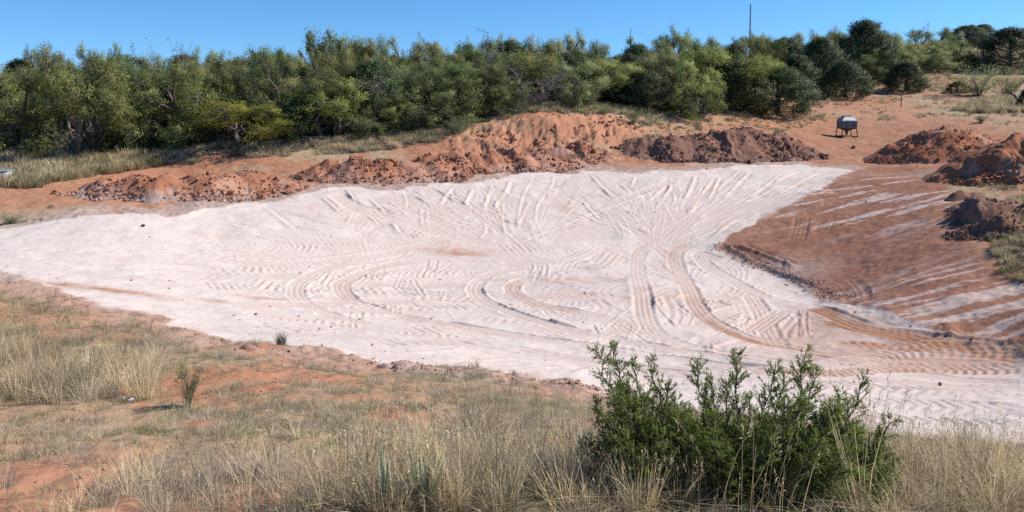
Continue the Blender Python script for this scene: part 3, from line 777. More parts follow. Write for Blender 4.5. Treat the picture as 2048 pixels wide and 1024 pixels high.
for k, (a, b) in enumerate([(262, 562), (338, 578), (468, 632), (512, 628), (480, 640), (598, 633), (470, 512), (300, 475), (640, 660), (720, 640), (745, 690), (540, 612), (880, 560), (1020, 610)]):
    rock(a, b, R.uniform(4, 7), M_ROCKR if k % 3 else M_ROCKD, 'tiny loose clod lying alone on the smooth white clay', 50 + k, 1.2, 0.6, 'loose clods on the white clay')

# ------------------------------------------------------------------ feeder, stake, trough, poles, dead wood
M_GALV = simple_mat('galvanised', (0.40, 0.42, 0.43), 0.6, 0.25, 3, metal=0.2, spec=0.4)
M_GRNPANEL = simple_mat('panel_grey_green', (0.15, 0.15, 0.145), 0.55, 0.2, 3, metal=0.2)
M_STEEL = simple_mat('steel_rusted', (0.10, 0.07, 0.055), 0.7, 0.4, 8, metal=0.3)
M_BARK = simple_mat('bark', (0.135, 0.108, 0.088), 0.95, 0.45, 5, bump=0.6)
M_DEAD = simple_mat('dead_wood', (0.30, 0.265, 0.23), 0.95, 0.4, 5, bump=0.4)
M_POLE = simple_mat('pole_wood', (0.09, 0.08, 0.075), 0.9, 0.3, 5)
b = hit(1693, 273)
fd = empty('deer_feeder', (b[0], b[1], float(ground_z(*b)) + 0.0), 0.10)
tag(fd, 'grey metal game feeder on splayed skid legs standing on bare dirt', 'feeder')
sc_ = 0.86 * b[1] / FPX                              # metres per photo pixel at the feeder
w, dp, bh = 36 * sc_, 26 * sc_, 17 * sc_
zb = 21 * sc_
m = MB(); m.box((0, 0, zb + bh / 2), (w, dp, bh), 1.0); hop = m.build('hopper', M_GRNPANEL, fd)
m = MB(); m.box((0, 0, zb + bh - 0.02), (w + 0.05, dp + 0.05, 0.05)); m.build('rim_band', M_GALV, hop)
m = MB(); m.box((0, 0, zb + bh + 0.17), (w + 0.04, dp + 0.04, 0.29), 0.55); rf = m.build('roof', M_GALV, fd)
for s in (-0.25, 0.25):
    m = MB(); m.box((s * w, -dp / 2 - 0.012, zb + bh * 0.48), (0.045, 0.02, bh * 0.9)); m.build('rib', M_STEEL, hop)
m = MB(); m.box((0, 0, zb + bh + 0.345), (w * 0.5, dp * 0.5, 0.06)); m.build('lid', M_STEEL, rf)
m = MB()
prof = [(0.0, 0.47), (0.07, 0.40), (0.15, 0.22), (0.24, 0.10), (0.36, 0.06)]
vs = [(sx * w * t, sy * dp * t, zb - dz - 0.003) for dz, t in prof for sx, sy in ((-1, -1), (1, -1), (1, 1), (-1, 1))]
fs = [(4 * i + k, 4 * i + (k + 1) % 4, 4 * i + 4 + (k + 1) % 4, 4 * i + 4 + k) for i in range(4) for k in range(4)]
m.add(vs, fs); m.build('funnel', M_STEEL, fd)
m = MB(); m.tube([(0, 0, zb - 0.35), (0, 0, zb - 0.52)], 0.09, 10); m.build('spout', M_STEEL, fd)
for s in (-1, 1):
    for t in (-1, 1):
        m = MB(); m.tube([(s * w * 0.45, t * dp * 0.45, zb + 0.05), (s * (w * 0.53), t * dp * 0.50, 0.20), (s * (w * 0.51), t * dp * 0.52, 0.04)], 0.04, 8); m.build('leg', M_STEEL, fd)
    m = MB(); m.tube([(s * w * 0.51, -dp * 0.66, 0.09), (s * w * 0.51, -dp * 0.56, 0.04), (s * w * 0.51, dp * 0.56, 0.04), (s * w * 0.51, dp * 0.66, 0.09)], 0.04, 8); m.build('skid', M_STEEL, fd)
for t in (-1, 1):
    m = MB(); m.tube([(-w * 0.525, t * dp * 0.50, 0.075), (w * 0.525, t * dp * 0.50, 0.075)], 0.03, 8); m.build('cross_bar', M_STEEL, fd)

b = hit(1802, 214); h = at(1802, 180, b[1])[2] - float(ground_z(*b))
st = empty('stake', (b[0], b[1], float(ground_z(*b))))
tag(st, 'thin dark metal stake with small capped top in front of round juniper', 'stake')
m = MB(); m.tube([(0, 0, -0.1), (0.02, 0, h)], [0.045, 0.04], 6); m.build('post', M_STEEL, st)
m = MB(); m.box((0.02, 0, h), (0.22, 0.16, 0.16), 0.7); m.build('cap', M_GRNPANEL, st)

for px, pt, d, r, lab in ((1497, 9, 150, 0.13, 'tall bare utility pole rising above the trees against blue sky'), (1260, 55, 170, 0.07, 'short thin dark pole tip showing over the tree line')):
    q = at(px, 200, d); zt = at(px, pt, d)[2]; zg = float(ground_z(q[0], d))
    p = empty('utility_pole', (q[0], d, zg)); tag(p, lab, 'pole')
    m = MB(); m.tube([(0, 0, -0.4), (0, 0, (zt - zg) * 0.55)], [r * 1.15, r], 8); m.build('shaft', M_POLE, p)
    m = MB(); m.tube([(0, 0, (zt - zg) * 0.55), (0, 0, zt - zg)], [r, r * 0.8], 8); m.build('upper_shaft', M_POLE, p)
    m = MB(); m.tube([(0, 0, zt - zg), (0, 0, zt - zg + r)], [r * 0.8, 0.01], 8); m.build('tip', M_STEEL, p)

# stock trough half hidden in the meadow grass
q = hit(-22, 362)
tr = empty('stock_trough', (q[0], q[1], float(ground_z(*q))), 0.06)
tag(tr, 'pale metal stock trough half hidden in tall grass at left edge', 'trough')
def oval(a, b, z, n=28): return [(a * math.copysign(abs(math.cos(t)) ** 0.7, math.cos(t)), b * math.copysign(abs(math.sin(t)) ** 0.7, math.sin(t)), z) for t in [2 * math.pi * k / n for k in range(n)]]
n_ = 28; m = MB()
L_ = oval(1.05, 0.42, 0.0) + oval(1.16, 0.48, 0.52) + oval(1.12, 0.45, 0.52) + oval(1.02, 0.40, 0.10)
m.add(L_, [(i * n_ + k, i * n_ + (k + 1) % n_, (i + 1) * n_ + (k + 1) % n_, (i + 1) * n_ + k) for i in range(3) for k in range(n_)] + [tuple(3 * n_ + k for k in range(n_))])
M_TRO = simple_mat('trough_metal', (0.36, 0.38, 0.40), 0.6, 0.15, 3, metal=0.35)
m.build('tank', M_TRO, tr, True)
m = MB(); m.tube(oval(1.17, 0.49, 0.52) + [oval(1.17, 0.49, 0.52)[0]], 0.025, 6, False); m.build('rolled_rim', M_TRO, tr, True)

# leaning broken forked trunk by the right edge
q = hit(2040, 212); s_ = q[1] / FPX
du_ = empty('dead_stump', (q[0], q[1], float(ground_z(*q)))); tag(du_, 'leaning broken forked dead trunk at the right edge beside tan grass', 'dead tree')
m = MB(); m.tube([(6 * s_, 0, -0.1), (-4 * s_, 0, 12 * s_), (-13 * s_, 0, 22 * s_), (-17 * s_, 0.1, 28 * s_)], [0.22, 0.17, 0.14, 0.09], 8); m.build('trunk', M_DEAD, du_, True)
m = MB(); m.tube([(-5 * s_, 0, 12 * s_), (-6 * s_, 0, 18 * s_), (-8 * s_, 0.1, 22 * s_)], [0.13, 0.10, 0.05], 7); m.build('limb', M_DEAD, du_, True)
m = MB(); m.tube([(-13 * s_, 0, 22 * s_), (-21 * s_, 0, 24 * s_)], [0.11, 0.05], 7); m.build('limb', M_DEAD, du_, True)

def stick(pa, pb, r, label, mat=M_DEAD, lift=0.05, za=None):
    a = hit(*pa); b = hit(*pb)
    A = np.array((*a, float(ground_z(*a)))); B = np.array((*b, float(ground_z(*b))))
    Mid = (A + B) / 2 + np.array((0, 0, lift))
    m = MB(); m.tube([A * 0 , (Mid - A), (B - A)], [r, r * 0.85, r * 0.5], 6)
    o = m.build('stick', mat, None, True); o.location = A + np.array((0, 0, lift)); tag(o, label, 'stick')
    return o

def on_mound(px, py, seed):
    """point of the mound's surface seen at a photo pixel"""
    v = ray(px, py); v = v / v[1]; d = np.linspace(25, 70, 900)
    x = v[0] * d; gap = EYE + v[2] * d - ground_z(x, d) - np.maximum(HEIGHTS[seed](x, d), 0)
    k = int(np.argmax(gap < 0))
    return np.array((x[k], d[k], EYE + v[2] * d[k]))
A = on_mound(1852, 279, 202); B = on_mound(1884, 262, 202)
m = MB(); m.tube([A * 0, (B - A) * 0.5 + np.array((0, -0.05, 0.10)), B - A], [0.035, 0.032, 0.02], 6)
o = m.build('stick', M_DEAD, None, True); o.location = A + np.array((0, -0.03, 0.03)); tag(o, 'long pale stick lying on the crest of the steep reddish mound', 'stick')
# ------------------------------------------------------------------ foliage materials and tree builders
def leaf_mat(name, dark, light, trans=0.28, rough=0.6):
    m, N, L, P = new_mat(name)
    oi = N.new('ShaderNodeObjectInfo')
    c = mixc(N, L, attr(N, 'tone'), dark, light)
    c = mixc(N, L, 1.0, c, oi.outputs['Color'], 'MULTIPLY')
    L.new(c, P.inputs['Base Color']); P.inputs['Roughness'].default_value = rough; P.inputs['Specular IOR Level'].default_value = 0.25
    t = N.new('ShaderNodeBsdfTranslucent'); L.new(c, t.inputs['Color'])
    mx = N.new('ShaderNodeMixShader'); mx.inputs[0].default_value = trans
    L.new(P.outputs[0], mx.inputs[1]); L.new(t.outputs[0], mx.inputs[2])
    L.new(mx.outputs[0], N['Material Output'].inputs['Surface'])
    return m
M_MESQ = leaf_mat('mesquite_leaf', (0.116, 0.140, 0.050), (0.325, 0.360, 0.150), 0.42)
M_JUN = leaf_mat('juniper_leaf', (0.026, 0.043, 0.020), (0.085, 0.112, 0.044), 0.22)
M_JUNF = leaf_mat('juniper_fresh', (0.085, 0.125, 0.028), (0.330, 0.395, 0.105), 0.48)

def leaf_tris(C, Dn, ln, wd, g):
    """one slim triangle per leaf: base at C, along Dn."""
    n = len(C)
    Dn = Dn / (np.linalg.norm(Dn, axis=1)[:, None] + 1e-9)
    q = g.normal(size=(n, 3)); s = np.cross(Dn, q); s /= np.linalg.norm(s, axis=1)[:, None] + 1e-9
    ln = np.broadcast_to(np.asarray(ln), (n,))[:, None]; wd = np.broadcast_to(np.asarray(wd), (n,))[:, None]
    V = np.stack([C - s * wd * 0.5 , C + s * wd * 0.5, C + Dn * ln], 1).reshape(-1, 3)
    return V, np.arange(3 * n).reshape(-1, 3)
def leaf_quads(C, Dn, ln, wd, g):
    n = len(C)
    Dn = Dn / (np.linalg.norm(Dn, axis=1)[:, None] + 1e-9)
    q = g.normal(size=(n, 3)); s = np.cross(Dn, q); s /= np.linalg.norm(s, axis=1)[:, None] + 1e-9
    ln = np.broadcast_to(np.asarray(ln), (n,))[:, None]; wd = np.broadcast_to(np.asarray(wd), (n,))[:, None]
    V = np.stack([C, C + Dn * ln * 0.5 - s * wd * 0.5, C + Dn * ln, C + Dn * ln * 0.5 + s * wd * 0.5], 1).reshape(-1, 3)
    return V, np.arange(4 * n).reshape(-1, 4)

def soft_normals(name, V, F, ow, g):
    """leaf triangles turned to face out of their clump, with clump-following normals."""
    ow = ow / (np.linalg.norm(ow, axis=1)[:, None] + 1e-9)
    T = V.reshape(-1, 3, 3)
    gn = np.cross(T[:, 1] - T[:, 0], T[:, 2] - T[:, 0])
    fl = (gn * ow).sum(1) < 0
    F = F.copy(); F[fl] = F[fl][:, ::-1]
    me = np_mesh(name, V, F, True)
    gn = gn / (np.linalg.norm(gn, axis=1)[:, None] + 1e-12); gn[fl] *= -1
    N = ow * 0.75 + gn * 0.4; N /= np.linalg.norm(N, axis=1)[:, None]
    me.normals_split_custom_set_from_vertices(np.repeat(N, 3, 0))
    return me

def bez(a, b, sag, n, g, jit=0.05):
    a = np.array(a, float); b = np.array(b, float)
    t = np.linspace(0, 1, n)[:, None]
    p = a + (b - a) * t + np.array(sag) * (4 * t * (1 - t))
    k = g.normal(0, jit, (n, 3)); k[0] = 0; k[-1] = 0
    return p + k * np.linalg.norm(b - a)

def mesquite(seed, lobes=11, per=16, K=68, airy=False, low=True, zmin=0.13):
    """unit tree: 1 high, crown radius about 0.5; returns trunk mesh and crown mesh."""
    g = np.random.default_rng(seed); tb = MB(); cc = []; lc = []; tone0 = []
    nst = g.integers(2, 4)
    stems = []
    for s in range(nst):
        a = s * 2 * math.pi / nst + g.uniform(0, 1.5); r = g.uniform(0.10, 0.22)
        top = (r * math.cos(a), r * math.sin(a), g.uniform(0.30, 0.45))
        P = bez((0.02 * math.cos(a), 0.02 * math.sin(a), -0.05), top, (0.03 * math.cos(a), 0.03 * math.sin(a), -0.03), 5, g, 0.04)
        tb.tube(P, np.linspace(0.030, 0.019, 5), 6); stems.append(P)
    for k in range(lobes):
        a = k * 2.4 + g.uniform(-0.4, 0.4); zz = g.uniform(zmin if low else 0.5, 0.86) if k > 1 else g.uniform(0.84, 0.92)
        rr = (0.36 if zz < 0.7 or airy else 0.24) * math.sqrt(g.uniform(0.25, 1.0)) * (1.1 if low else 0.9)
        c = np.array((rr * math.cos(a), rr * math.sin(a), zz))
        R0 = np.array((g.uniform(0.12, 0.19), g.uniform(0.12, 0.19), g.uniform(0.11, 0.19)))
        if airy: R0 *= 0.55
        st = stems[g.integers(nst)]; i0 = g.integers(2, 5)
        P = bez(st[i0], c, (0, 0, g.uniform(-0.05, 0.03)), 5, g, 0.05)
        tb.tube(P, np.linspace(0.019, 0.008, 5), 4, False)
        lt = g.uniform(0.15, 0.75)
        for j in range(per):
            v = g.normal(size=3); v /= np.linalg.norm(v); v[2] = v[2] * 1.0 + 0.1
            e = c + v * R0 * g.uniform(0.45, 1.05)
            P2 = bez(P[3] if j % 2 else c, e, (0, 0, 0.01), 3, g, 0.08)
            tb.tube(P2, (0.0065, 0.0045, 0.0025), 3, False)
            cc.append(e); lc.append(c); tone0.append(np.clip(lt + g.normal(0, 0.15), 0, 1))
            if g.random() < 0.06:
                e2 = e + np.array((v[0] * 0.09, v[1] * 0.09, 0.07)); tb.tube([e, e2], (0.003, 0.001), 3, False)
    cc = np.array(cc); n = len(cc)
    shoot = (g.random(n) < 0.22)[:, None] * (cc - np.array(lc)) * np.array((0.5, 0.5, 0.9)) + np.array((0, 0, 0.0))
    C = np.repeat(cc, K, 0) + np.repeat(shoot, K, 0) * g.random((n * K, 1)) + g.normal(size=(n * K, 3)) * np.array((0.032, 0.032, 0.040)) * np.repeat(np.where(np.abs(shoot).sum(1) > 0, 0.6, 1.0), K)[:, None] * (0.85 if airy else 1.0)
    Dn = g.normal(size=(n * K, 3)) * 0.7 + np.array((0, 0, -0.75))
    V, F = leaf_tris(C, Dn, g.uniform(0.018, 0.040, n * K), g.uniform(0.006, 0.011, n * K), g)
    ow = np.repeat(cc - np.array(lc), K, 0) * np.array((1, 1, 1.2)) + (C - np.repeat(cc, K, 0)) * 1.2
    me = soft_normals('crown', V, F, ow, g)
    tn = np.clip(np.repeat(np.array(tone0), K) + g.normal(0, 0.16, n * K), 0, 1)
    point_attr(me, 'tone', np.repeat(tn, 3))
    me.materials.append(M_MESQ)
    tm = tb.mesh('trunk', True); tm.materials.append(M_BARK)
    return tm, me

def juniper(seed, shape=0.9, clumps=400, K=52):
    """unit juniper: 1 high, dense to the ground, ragged upright tips."""
    g = np.random.default_rng(seed); tb = MB()
    tb.tube([(0, 0, -0.05), (0.01, 0, 0.4), (0, 0.01, 0.85)], (0.035, 0.022, 0.006), 6)
    cc = []; dd = []
    bump = [(g.uniform(0, 6.28), g.uniform(0.1, 0.9), g.uniform(0.10, 0.3)) for _ in range(16)]
    for k in range(clumps):
        z = g.uniform(0.02, 1.0) ** 0.9; a = g.uniform(0, 6.28)
        r = 0.46 * (1 - z ** 2.2) ** 0.6 * min(1, 0.72 + z * 1.6) * shape
        for (ba, bz, bw) in bump:
            da = (a - ba + math.pi) % (2 * math.pi) - math.pi
            r += 0.055 * math.exp(-(da / 0.5) ** 2 - ((z - bz) / bw) ** 2) * (1 - z ** 3)
        r *= g.uniform(0.55, 1.0)
        cc.append((r * math.cos(a), r * math.sin(a), z * 0.95)); dd.append((math.cos(a) * 0.5, math.sin(a) * 0.5, 0.9))
        if k % 6 == 0: tb.tube([(0, 0, z * 0.7), (r * math.cos(a) * 0.9, r * math.sin(a) * 0.9, z * 0.93)], (0.010, 0.003), 3, False)
    cc = np.array(cc); dd = np.array(dd); n = len(cc)
    t = g.random((n * K, 1)); 
    C = np.repeat(cc, K, 0) + g.normal(size=(n * K, 3)) * 0.026 + np.repeat(dd, K, 0) * (t - 0.4) * 0.11
    Dn = np.repeat(dd, K, 0) + g.normal(size=(n * K, 3)) * 0.55
    V, F = leaf_tris(C, Dn, g.uniform(0.022, 0.045, n * K), g.uniform(0.008, 0.013, n * K), g)
    ow = C * np.array((1, 1, 0.5)) - np.array((0, 0, 0.15)) + (C - np.repeat(cc, K, 0)) * 4.0
    me = soft_normals('crown', V, F, ow, g)
    tn = np.clip(np.repeat(g.uniform(0.1, 0.8, n), K) + g.normal(0, 0.15, n * K), 0, 1)
    point_attr(me, 'tone', np.repeat(tn, 3)); me.materials.append(M_JUN)
    tm = tb.mesh('trunk', True); tm.materials.append(M_BARK)
    return tm, me

M_TWIG = simple_mat('grey_twig', (0.20, 0.18, 0.165), 0.95, 0.3, 8)
def bare_shrub(seed, n0=9, spread=0.55, leaves=0):
    """unit bare shrub: arching grey twigs from one foot."""
    g = np.random.default_rng(seed); tb = MB(); tips = []
    for k in range(n0):
        a = g.uniform(0, 6.28); e = np.array((spread * math.cos(a) * g.uniform(0.3, 1), spread * math.sin(a) * g.uniform(0.3, 1), g.uniform(0.55, 1.0)))
        P = bez((0, 0, -0.03), e, (0, 0, 0.08), 6, g, 0.03); tb.tube(P, np.linspace(0.012, 0.003, 6), 4, False)
        for j in range(10):
            b0 = P[g.integers(1, 6)]; v = g.normal(size=3); v[2] = abs(v[2]) * 0.8
            e2 = b0 + v / np.linalg.norm(v) * g.uniform(0.12, 0.32); Q = bez(b0, e2, (0, 0, 0.02), 4, g, 0.06)
            tb.tube(Q, np.linspace(0.005, 0.0018, 4), 3, False)
            for i in range(4):
                b1 = Q[g.integers(1, 4)]; v = g.normal(size=3); v[2] += 0.3
                e3 = b1 + v / np.linalg.norm(v) * g.uniform(0.05, 0.14); tb.tube([b1, e3], (0.0026, 0.0012), 3, False); tips.append(e3)
    tm = tb.mesh('branches', False); tm.materials.append(M_TWIG)
    me = None
    if leaves:
        tips = np.array(tips); C = np.repeat(tips, leaves, 0) + g.normal(size=(len(tips) * leaves, 3)) * 0.035
        V, F = leaf_tris(C, g.normal(size=C.shape) + (0, 0, -0.3), g.uniform(0.03, 0.055, len(C)), 0.013, g)
        me = np_mesh('crown', V, F); point_attr(me, 'tone', np.repeat(g.random(len(C)), 3)); me.materials.append(M_MESQ)
    return tm, me

MESQ = [mesquite(300 + i, lobes=14 + i % 4) for i in range(6)]
OPEN = [mesquite(350 + i, lobes=13, zmin=0.42) for i in range(3)]
AIRY = [mesquite(330 + i, lobes=12, per=10, K=40, airy=True, low=False) for i in range(3)]
JUN = [juniper(360 + i, (0.95, 0.8, 1.05)[i]) for i in range(3)]
BARE = [bare_shrub(390), bare_shrub(391, 12, 0.7)]
LEAFY = [bare_shrub(395, 10, 0.5, 9), bare_shrub(396, 12, 0.6, 7)]

def plant(kind, x, y, h, w, label, cat='tree', group=None, tint=(1, 1, 1), rz=None, name=None, zoff=0.0):
    protos = {'open': OPEN, 'mesq': MESQ, 'airy': AIRY, 'jun': JUN, 'bare': BARE, 'leafy': LEAFY}[kind]
    tm, cm = protos[R.randrange(len(protos))]
    nm = name or {'open': 'mesquite_tree', 'mesq': 'mesquite_tree', 'airy': 'mesquite_tree', 'jun': 'juniper_tree', 'bare': 'bare_shrub', 'leafy': 'shrub'}[kind]
    e = empty(nm, (x, y, float(ground_z(x, y)) - 0.03 * h + zoff), R.uniform(0, 6.28) if rz is None else rz)
    e.scale = (w, w, h)
    tag(e, label, cat, group)
    t = link('trunk' if kind in ('mesq', 'open', 'airy', 'jun') else 'branches', tm, None, e)
    if cm is not None:
        c = link('crown', cm, None, e); c.color = (*tint, 1)
    return e

def tree_px(kind, px, pb, pt, wpx, label, **kw):
    """tree whose foot is seen at (px, pb), top at row pt, crown wpx wide"""
    b = hit(px, pb); zg = float(ground_z(*b)); h = at(px, pt, b[1])[2] - zg
    return plant(kind, b[0], b[1], h, wpx / FPX * b[1] * 1.05, label, **kw)
def tree_d(kind, px, d, pt, wpx, label, **kw):
    q = at(px, 200, d); zg = float(ground_z(q[0], d)); h = max(1.5, at(px, pt, d)[2] - zg)
    return plant(kind, q[0], d, h, wpx / FPX * d * 1.05, label, **kw)

YEL = (1.25, 1.08, 0.58); BRI = (1.25, 1.32, 0.95); OLI = (1.05, 0.95, 0.8); DRK = (0.75, 0.8, 0.75); GRY = (1.1, 1.0, 1.05)
tree_px('open', 168, 320, 128, 210, 'mesquite with twin dark trunks leaning over tall meadow grass', tint=OLI)
tree_px('mesq', 20, 316, 138, 180, 'mesquite cut by the left edge of the photo above the trough', tint=OLI)
tree_px('mesq', 250, 306, 205, 120, 'small bushy mesquite with foliage to the ground right of the twin-trunk mesquite', tint=(1, 1, 1))
tree_px('mesq', 330, 292, 128, 200, 'wide rounded mesquite left of the yellowish tree', tint=(1, 1.05, 0.9))
tree_px('open', 487, 292, 205, 215, 'yellowish olive mesquite with stout dark trunk shading bare ground', tint=YEL)
tree_px('mesq', 425, 272, 130, 170, 'mesquite rising right behind the yellowish tree', tint=(1, 1.0, 0.9))
tree_px('mesq', 655, 278, 158, 180, 'bright green bushy mesquite right of the yellowish tree', tint=BRI)
tree_px('mesq', 765, 268, 190, 110, 'small dull green mesquite bush beside the bright green one', tint=OLI)
tree_px('mesq', 560, 268, 108, 150, 'mesquite with dark forked limbs showing above the yellowish tree', tint=DRK)
tree_px('mesq', 880, 252, 150, 165, 'dark mesquite overhanging the grassy bank left of the orange scarp', tint=(0.9, 0.95, 0.9))
tree_px('mesq', 965, 226, 128, 130, 'mesquite at the left end of the orange scarp', tint=(0.95, 0.95, 0.85))
tree_px('open', 1065, 212, 110, 170, 'olive mesquite above the middle of the orange scarp', tint=(1.05, 0.98, 0.75))
tree_px('mesq', 1150, 220, 165, 60, 'small bright mesquite sapling on the crest of the orange scarp', tint=BRI)
tree_px('mesq', 1215, 205, 118, 130, 'dark mesquite behind the right end of the scarp', tint=DRK)
tree_px('jun', 1305, 200, 130, 120, 'dark juniper among mesquites left of the spreading light green tree', tint=(1, 1, 1))
tree_px('open', 1430, 215, 98, 215, 'spreading light green mesquite with dark forked trunk at thicket end', tint=(1.2, 1.2, 0.85))
tree_px('mesq', 1520, 196, 112, 120, 'light green mesquite between spreading tree and the first juniper', tint=(1.2, 1.2, 0.8))
tree_px('jun', 1592, 190, 108, 105, 'dark juniper on red dirt, leftmost of the three standing in front', tint=(1, 1, 1))
tree_px('jun', 1690, 196, 122, 110, 'dark juniper nearest the feeder, middle of the three in front', tint=(1.05, 1.05, 1))
tree_px('jun', 1812, 184, 122, 100, 'round dark juniper behind the thin metal stake', tint=(0.8, 0.85, 0.9))
tree_px('jun', 2020, 142, 54, 140, 'big dark juniper at the right edge casting a long shadow', tint=(0.7, 0.75, 0.9))
tree_px('jun', 1915, 186, 162, 42, 'little dark round shrub left of the pale green bushes', cat='shrub', tint=(1, 1, 0.9))
tree_px('leafy', 1958, 192, 136, 95, 'pale green twiggy bush left of the broken trunk', cat='shrub', tint=(1.35, 1.4, 1.0))
tree_px('leafy', 2012, 196, 148, 70, 'pale green twiggy bush just behind the broken trunk', cat='shrub', tint=(1.25, 1.25, 0.95))
tree_px('jun', 2052, 218, 176, 45, 'dark low juniper half out of frame by the broken trunk', tint=(0.9, 0.95, 0.9))
tree_px('jun', 1640, 176, 74, 105, 'tall juniper between and behind the two in front', tint=(1.1, 1.1, 1))
tree_px('jun', 1728, 165, 38, 125, 'tallest dark juniper on the skyline above the feeder', tint=(0.95, 1.0, 1.0))
tree_px('airy', 1690, 160, 48, 110, 'airy mesquite top left of the tallest skyline juniper', tint=(0.9, 0.95, 0.9))
tree_px('jun', 1570, 168, 74, 120, 'dark juniper rising behind the leftmost of the three front junipers', tint=(0.95, 1, 1))
tree_d('airy', 652, 56, 44, 150, 'tallest airy mesquite standing above the tree line', tint=(0.9, 0.95, 1.0))
tree_d('airy', 205, 58, 80, 120, 'airy mesquite crown poking above the left tree line', tint=(0.9, 0.95, 1.0))
tree_d('airy', 540, 58, 78, 130, 'airy dark-limbed mesquite top left of the tallest airy one', tint=(0.85, 0.9, 0.9))
tree_d('airy', 90, 58, 92, 130, 'airy mesquite crown over the left edge of the thicket', tint=(0.95, 1.0, 1.0))
# small bushes on open ground
tree_px('leafy', 1267, 248, 218, 36, 'small green bush with a long shadow at the right end of the scarp', cat='shrub', tint=(0.9, 0.95, 0.7))
tree_px('leafy', 1152, 326, 306, 30, 'grey-green bush at the edge of the white clay below the scarp', cat='shrub', tint=(0.8, 0.85, 0.9))
tree_px('leafy', 1962, 246, 232, 34, 'low dark green bush on the yard behind the reddish mounds', cat='shrub', tint=(0.7, 0.8, 0.7))
tree_px('leafy', 375, 396, 372, 34, 'grey-green weed at the foot of the low orange mound', cat='shrub', tint=(0.9, 0.9, 0.9))
tree_px('leafy', 920, 268, 236, 50, 'low dull bush at the left top of the scarp', cat='shrub', tint=(0.8, 0.85, 0.7))
tree_px('leafy', 1556, 278, 264, 36, 'pale sage tuft on the right shoulder of the long dark mound', cat='shrub', tint=(1.3, 1.3, 1.2), zoff=0.35)
tree_px('leafy', 20, 446, 428, 44, 'low green weed patch at the left margin of the white clay', cat='shrub', tint=(0.9, 1.0, 0.7))
tree_px('leafy', 380, 815, 730, 46, 'upright dark green weed in the foreground beside the white stones', cat='shrub', tint=(0.7, 0.75, 0.6))
tree_px('bare', 1075, 218, 125, 110, 'bare grey shrub tangled in front of the olive mesquite', cat='shrub')
tree_px('bare', 1130, 218, 150, 100, 'bare grey shrub beside the bright sapling above the scarp', cat='shrub')
tree_px('bare', 735, 268, 120, 90, 'grey dead shrub behind the bright green mesquite', cat='shrub')
tree_px('bare', 160, 312, 235, 120, 'tangle of bare grey branches under the twin-trunk mesquite', cat='shrub')
tree_px('bare', 600, 262, 160, 70, 'dead bare sapling right of the yellowish tree', cat='shrub')
tree_px('bare', 1320, 190, 140, 90, 'bare pale shrub below the dark juniper in the thicket', cat='shrub')
tree_d('bare', 345, 50, 78, 60, 'leafless dead treetop spike on the left skyline', cat='shrub')
tree_d('bare', 985, 62, 62, 90, 'leafless grey treetop on the middle skyline', cat='shrub')

# the thicket behind, row after row
SKY = np.array([(-200, 130), (0, 128), (80, 108), (200, 96), (300, 112), (400, 104), (480, 98), (560, 84), (640, 80), (740, 78), (850, 80), (1000, 74), (1150, 68), (1250, 70), (1400, 66), (1500, 74), (1600, 62), (1760, 60), (1830, 56), (1900, 66), (1960, 58), (2048, 56), (2200, 50)])
ORD = 'first second third fourth fifth sixth seventh eighth ninth tenth eleventh twelfth'.split()
LAND = [(330, 'from the left edge, above the meadow grass'), (580, 'counting rightward above the yellowish tree'), (760, 'counting rightward above the bright green mesquite'), (930, 'counting rightward above the broad flat berm'), (1250, 'counting rightward above the orange scarp'), (9999, 'counting rightward above the long dark mound')]
rows = [(50, 150, 0.72, 'front-row thicket mesquite', 'thicket mesquites, front half'),
        (57, 125, 0.5, 'middle-row thicket mesquite', 'thicket mesquites, middle'),
        (66, 110, 0.22, 'back-row thicket mesquite', 'thicket mesquites, back'),
        (78, 100, 0.0, 'skyline mesquite crown', 'thicket mesquites, skyline')]
for d0, wpx, dn, lab, grp in rows:
    px = -50 + R.uniform(0, 40); seen = {}
    while px < 1560:
        d = d0 + R.uniform(-2.5, 2.5)
        if px > 1150: d += (px - 1150) * 0.045
        if 760 < px < 1270: d += 7 if px > 900 else 3
        sk = np.interp(px, SKY[:, 0], SKY[:, 1])
        pt = sk + dn * 75 + (abs(R.gauss(0, 14)) - 6) * (1 if dn == 0 else 0) + (R.gauss(0, 8) if dn else 0)
        tv = R.uniform(0.72, 1.3)
        kind = 'airy' if (dn == 0 and R.random() < 0.35) else ('jun' if R.random() < (0.22 if px > 950 else 0.04) else 'mesq')
        tint = (tv * R.uniform(0.85, 1.2), tv, tv * R.uniform(0.7, 1.15))
        l2, g2 = lab, grp
        if kind == 'jun': l2, g2 = lab.replace('mesquite', 'dark juniper'), grp.replace('mesquites', 'junipers')
        l2 = l2.split(' showing')[0].split(',')[0].split(' forming')[0].split(' just')[0]
        place = [n for lim, n in LAND if px < lim][0]
        seen[l2 + place] = seen.get(l2 + place, 0) + 1
        tree_d(kind, px, d, pt, wpx * R.uniform(0.85, 1.2), '%s %s %s' % (ORD[seen[l2 + place] - 1], l2, place), group=g2, tint=tint)
        px += wpx * R.uniform(0.42, 0.66)
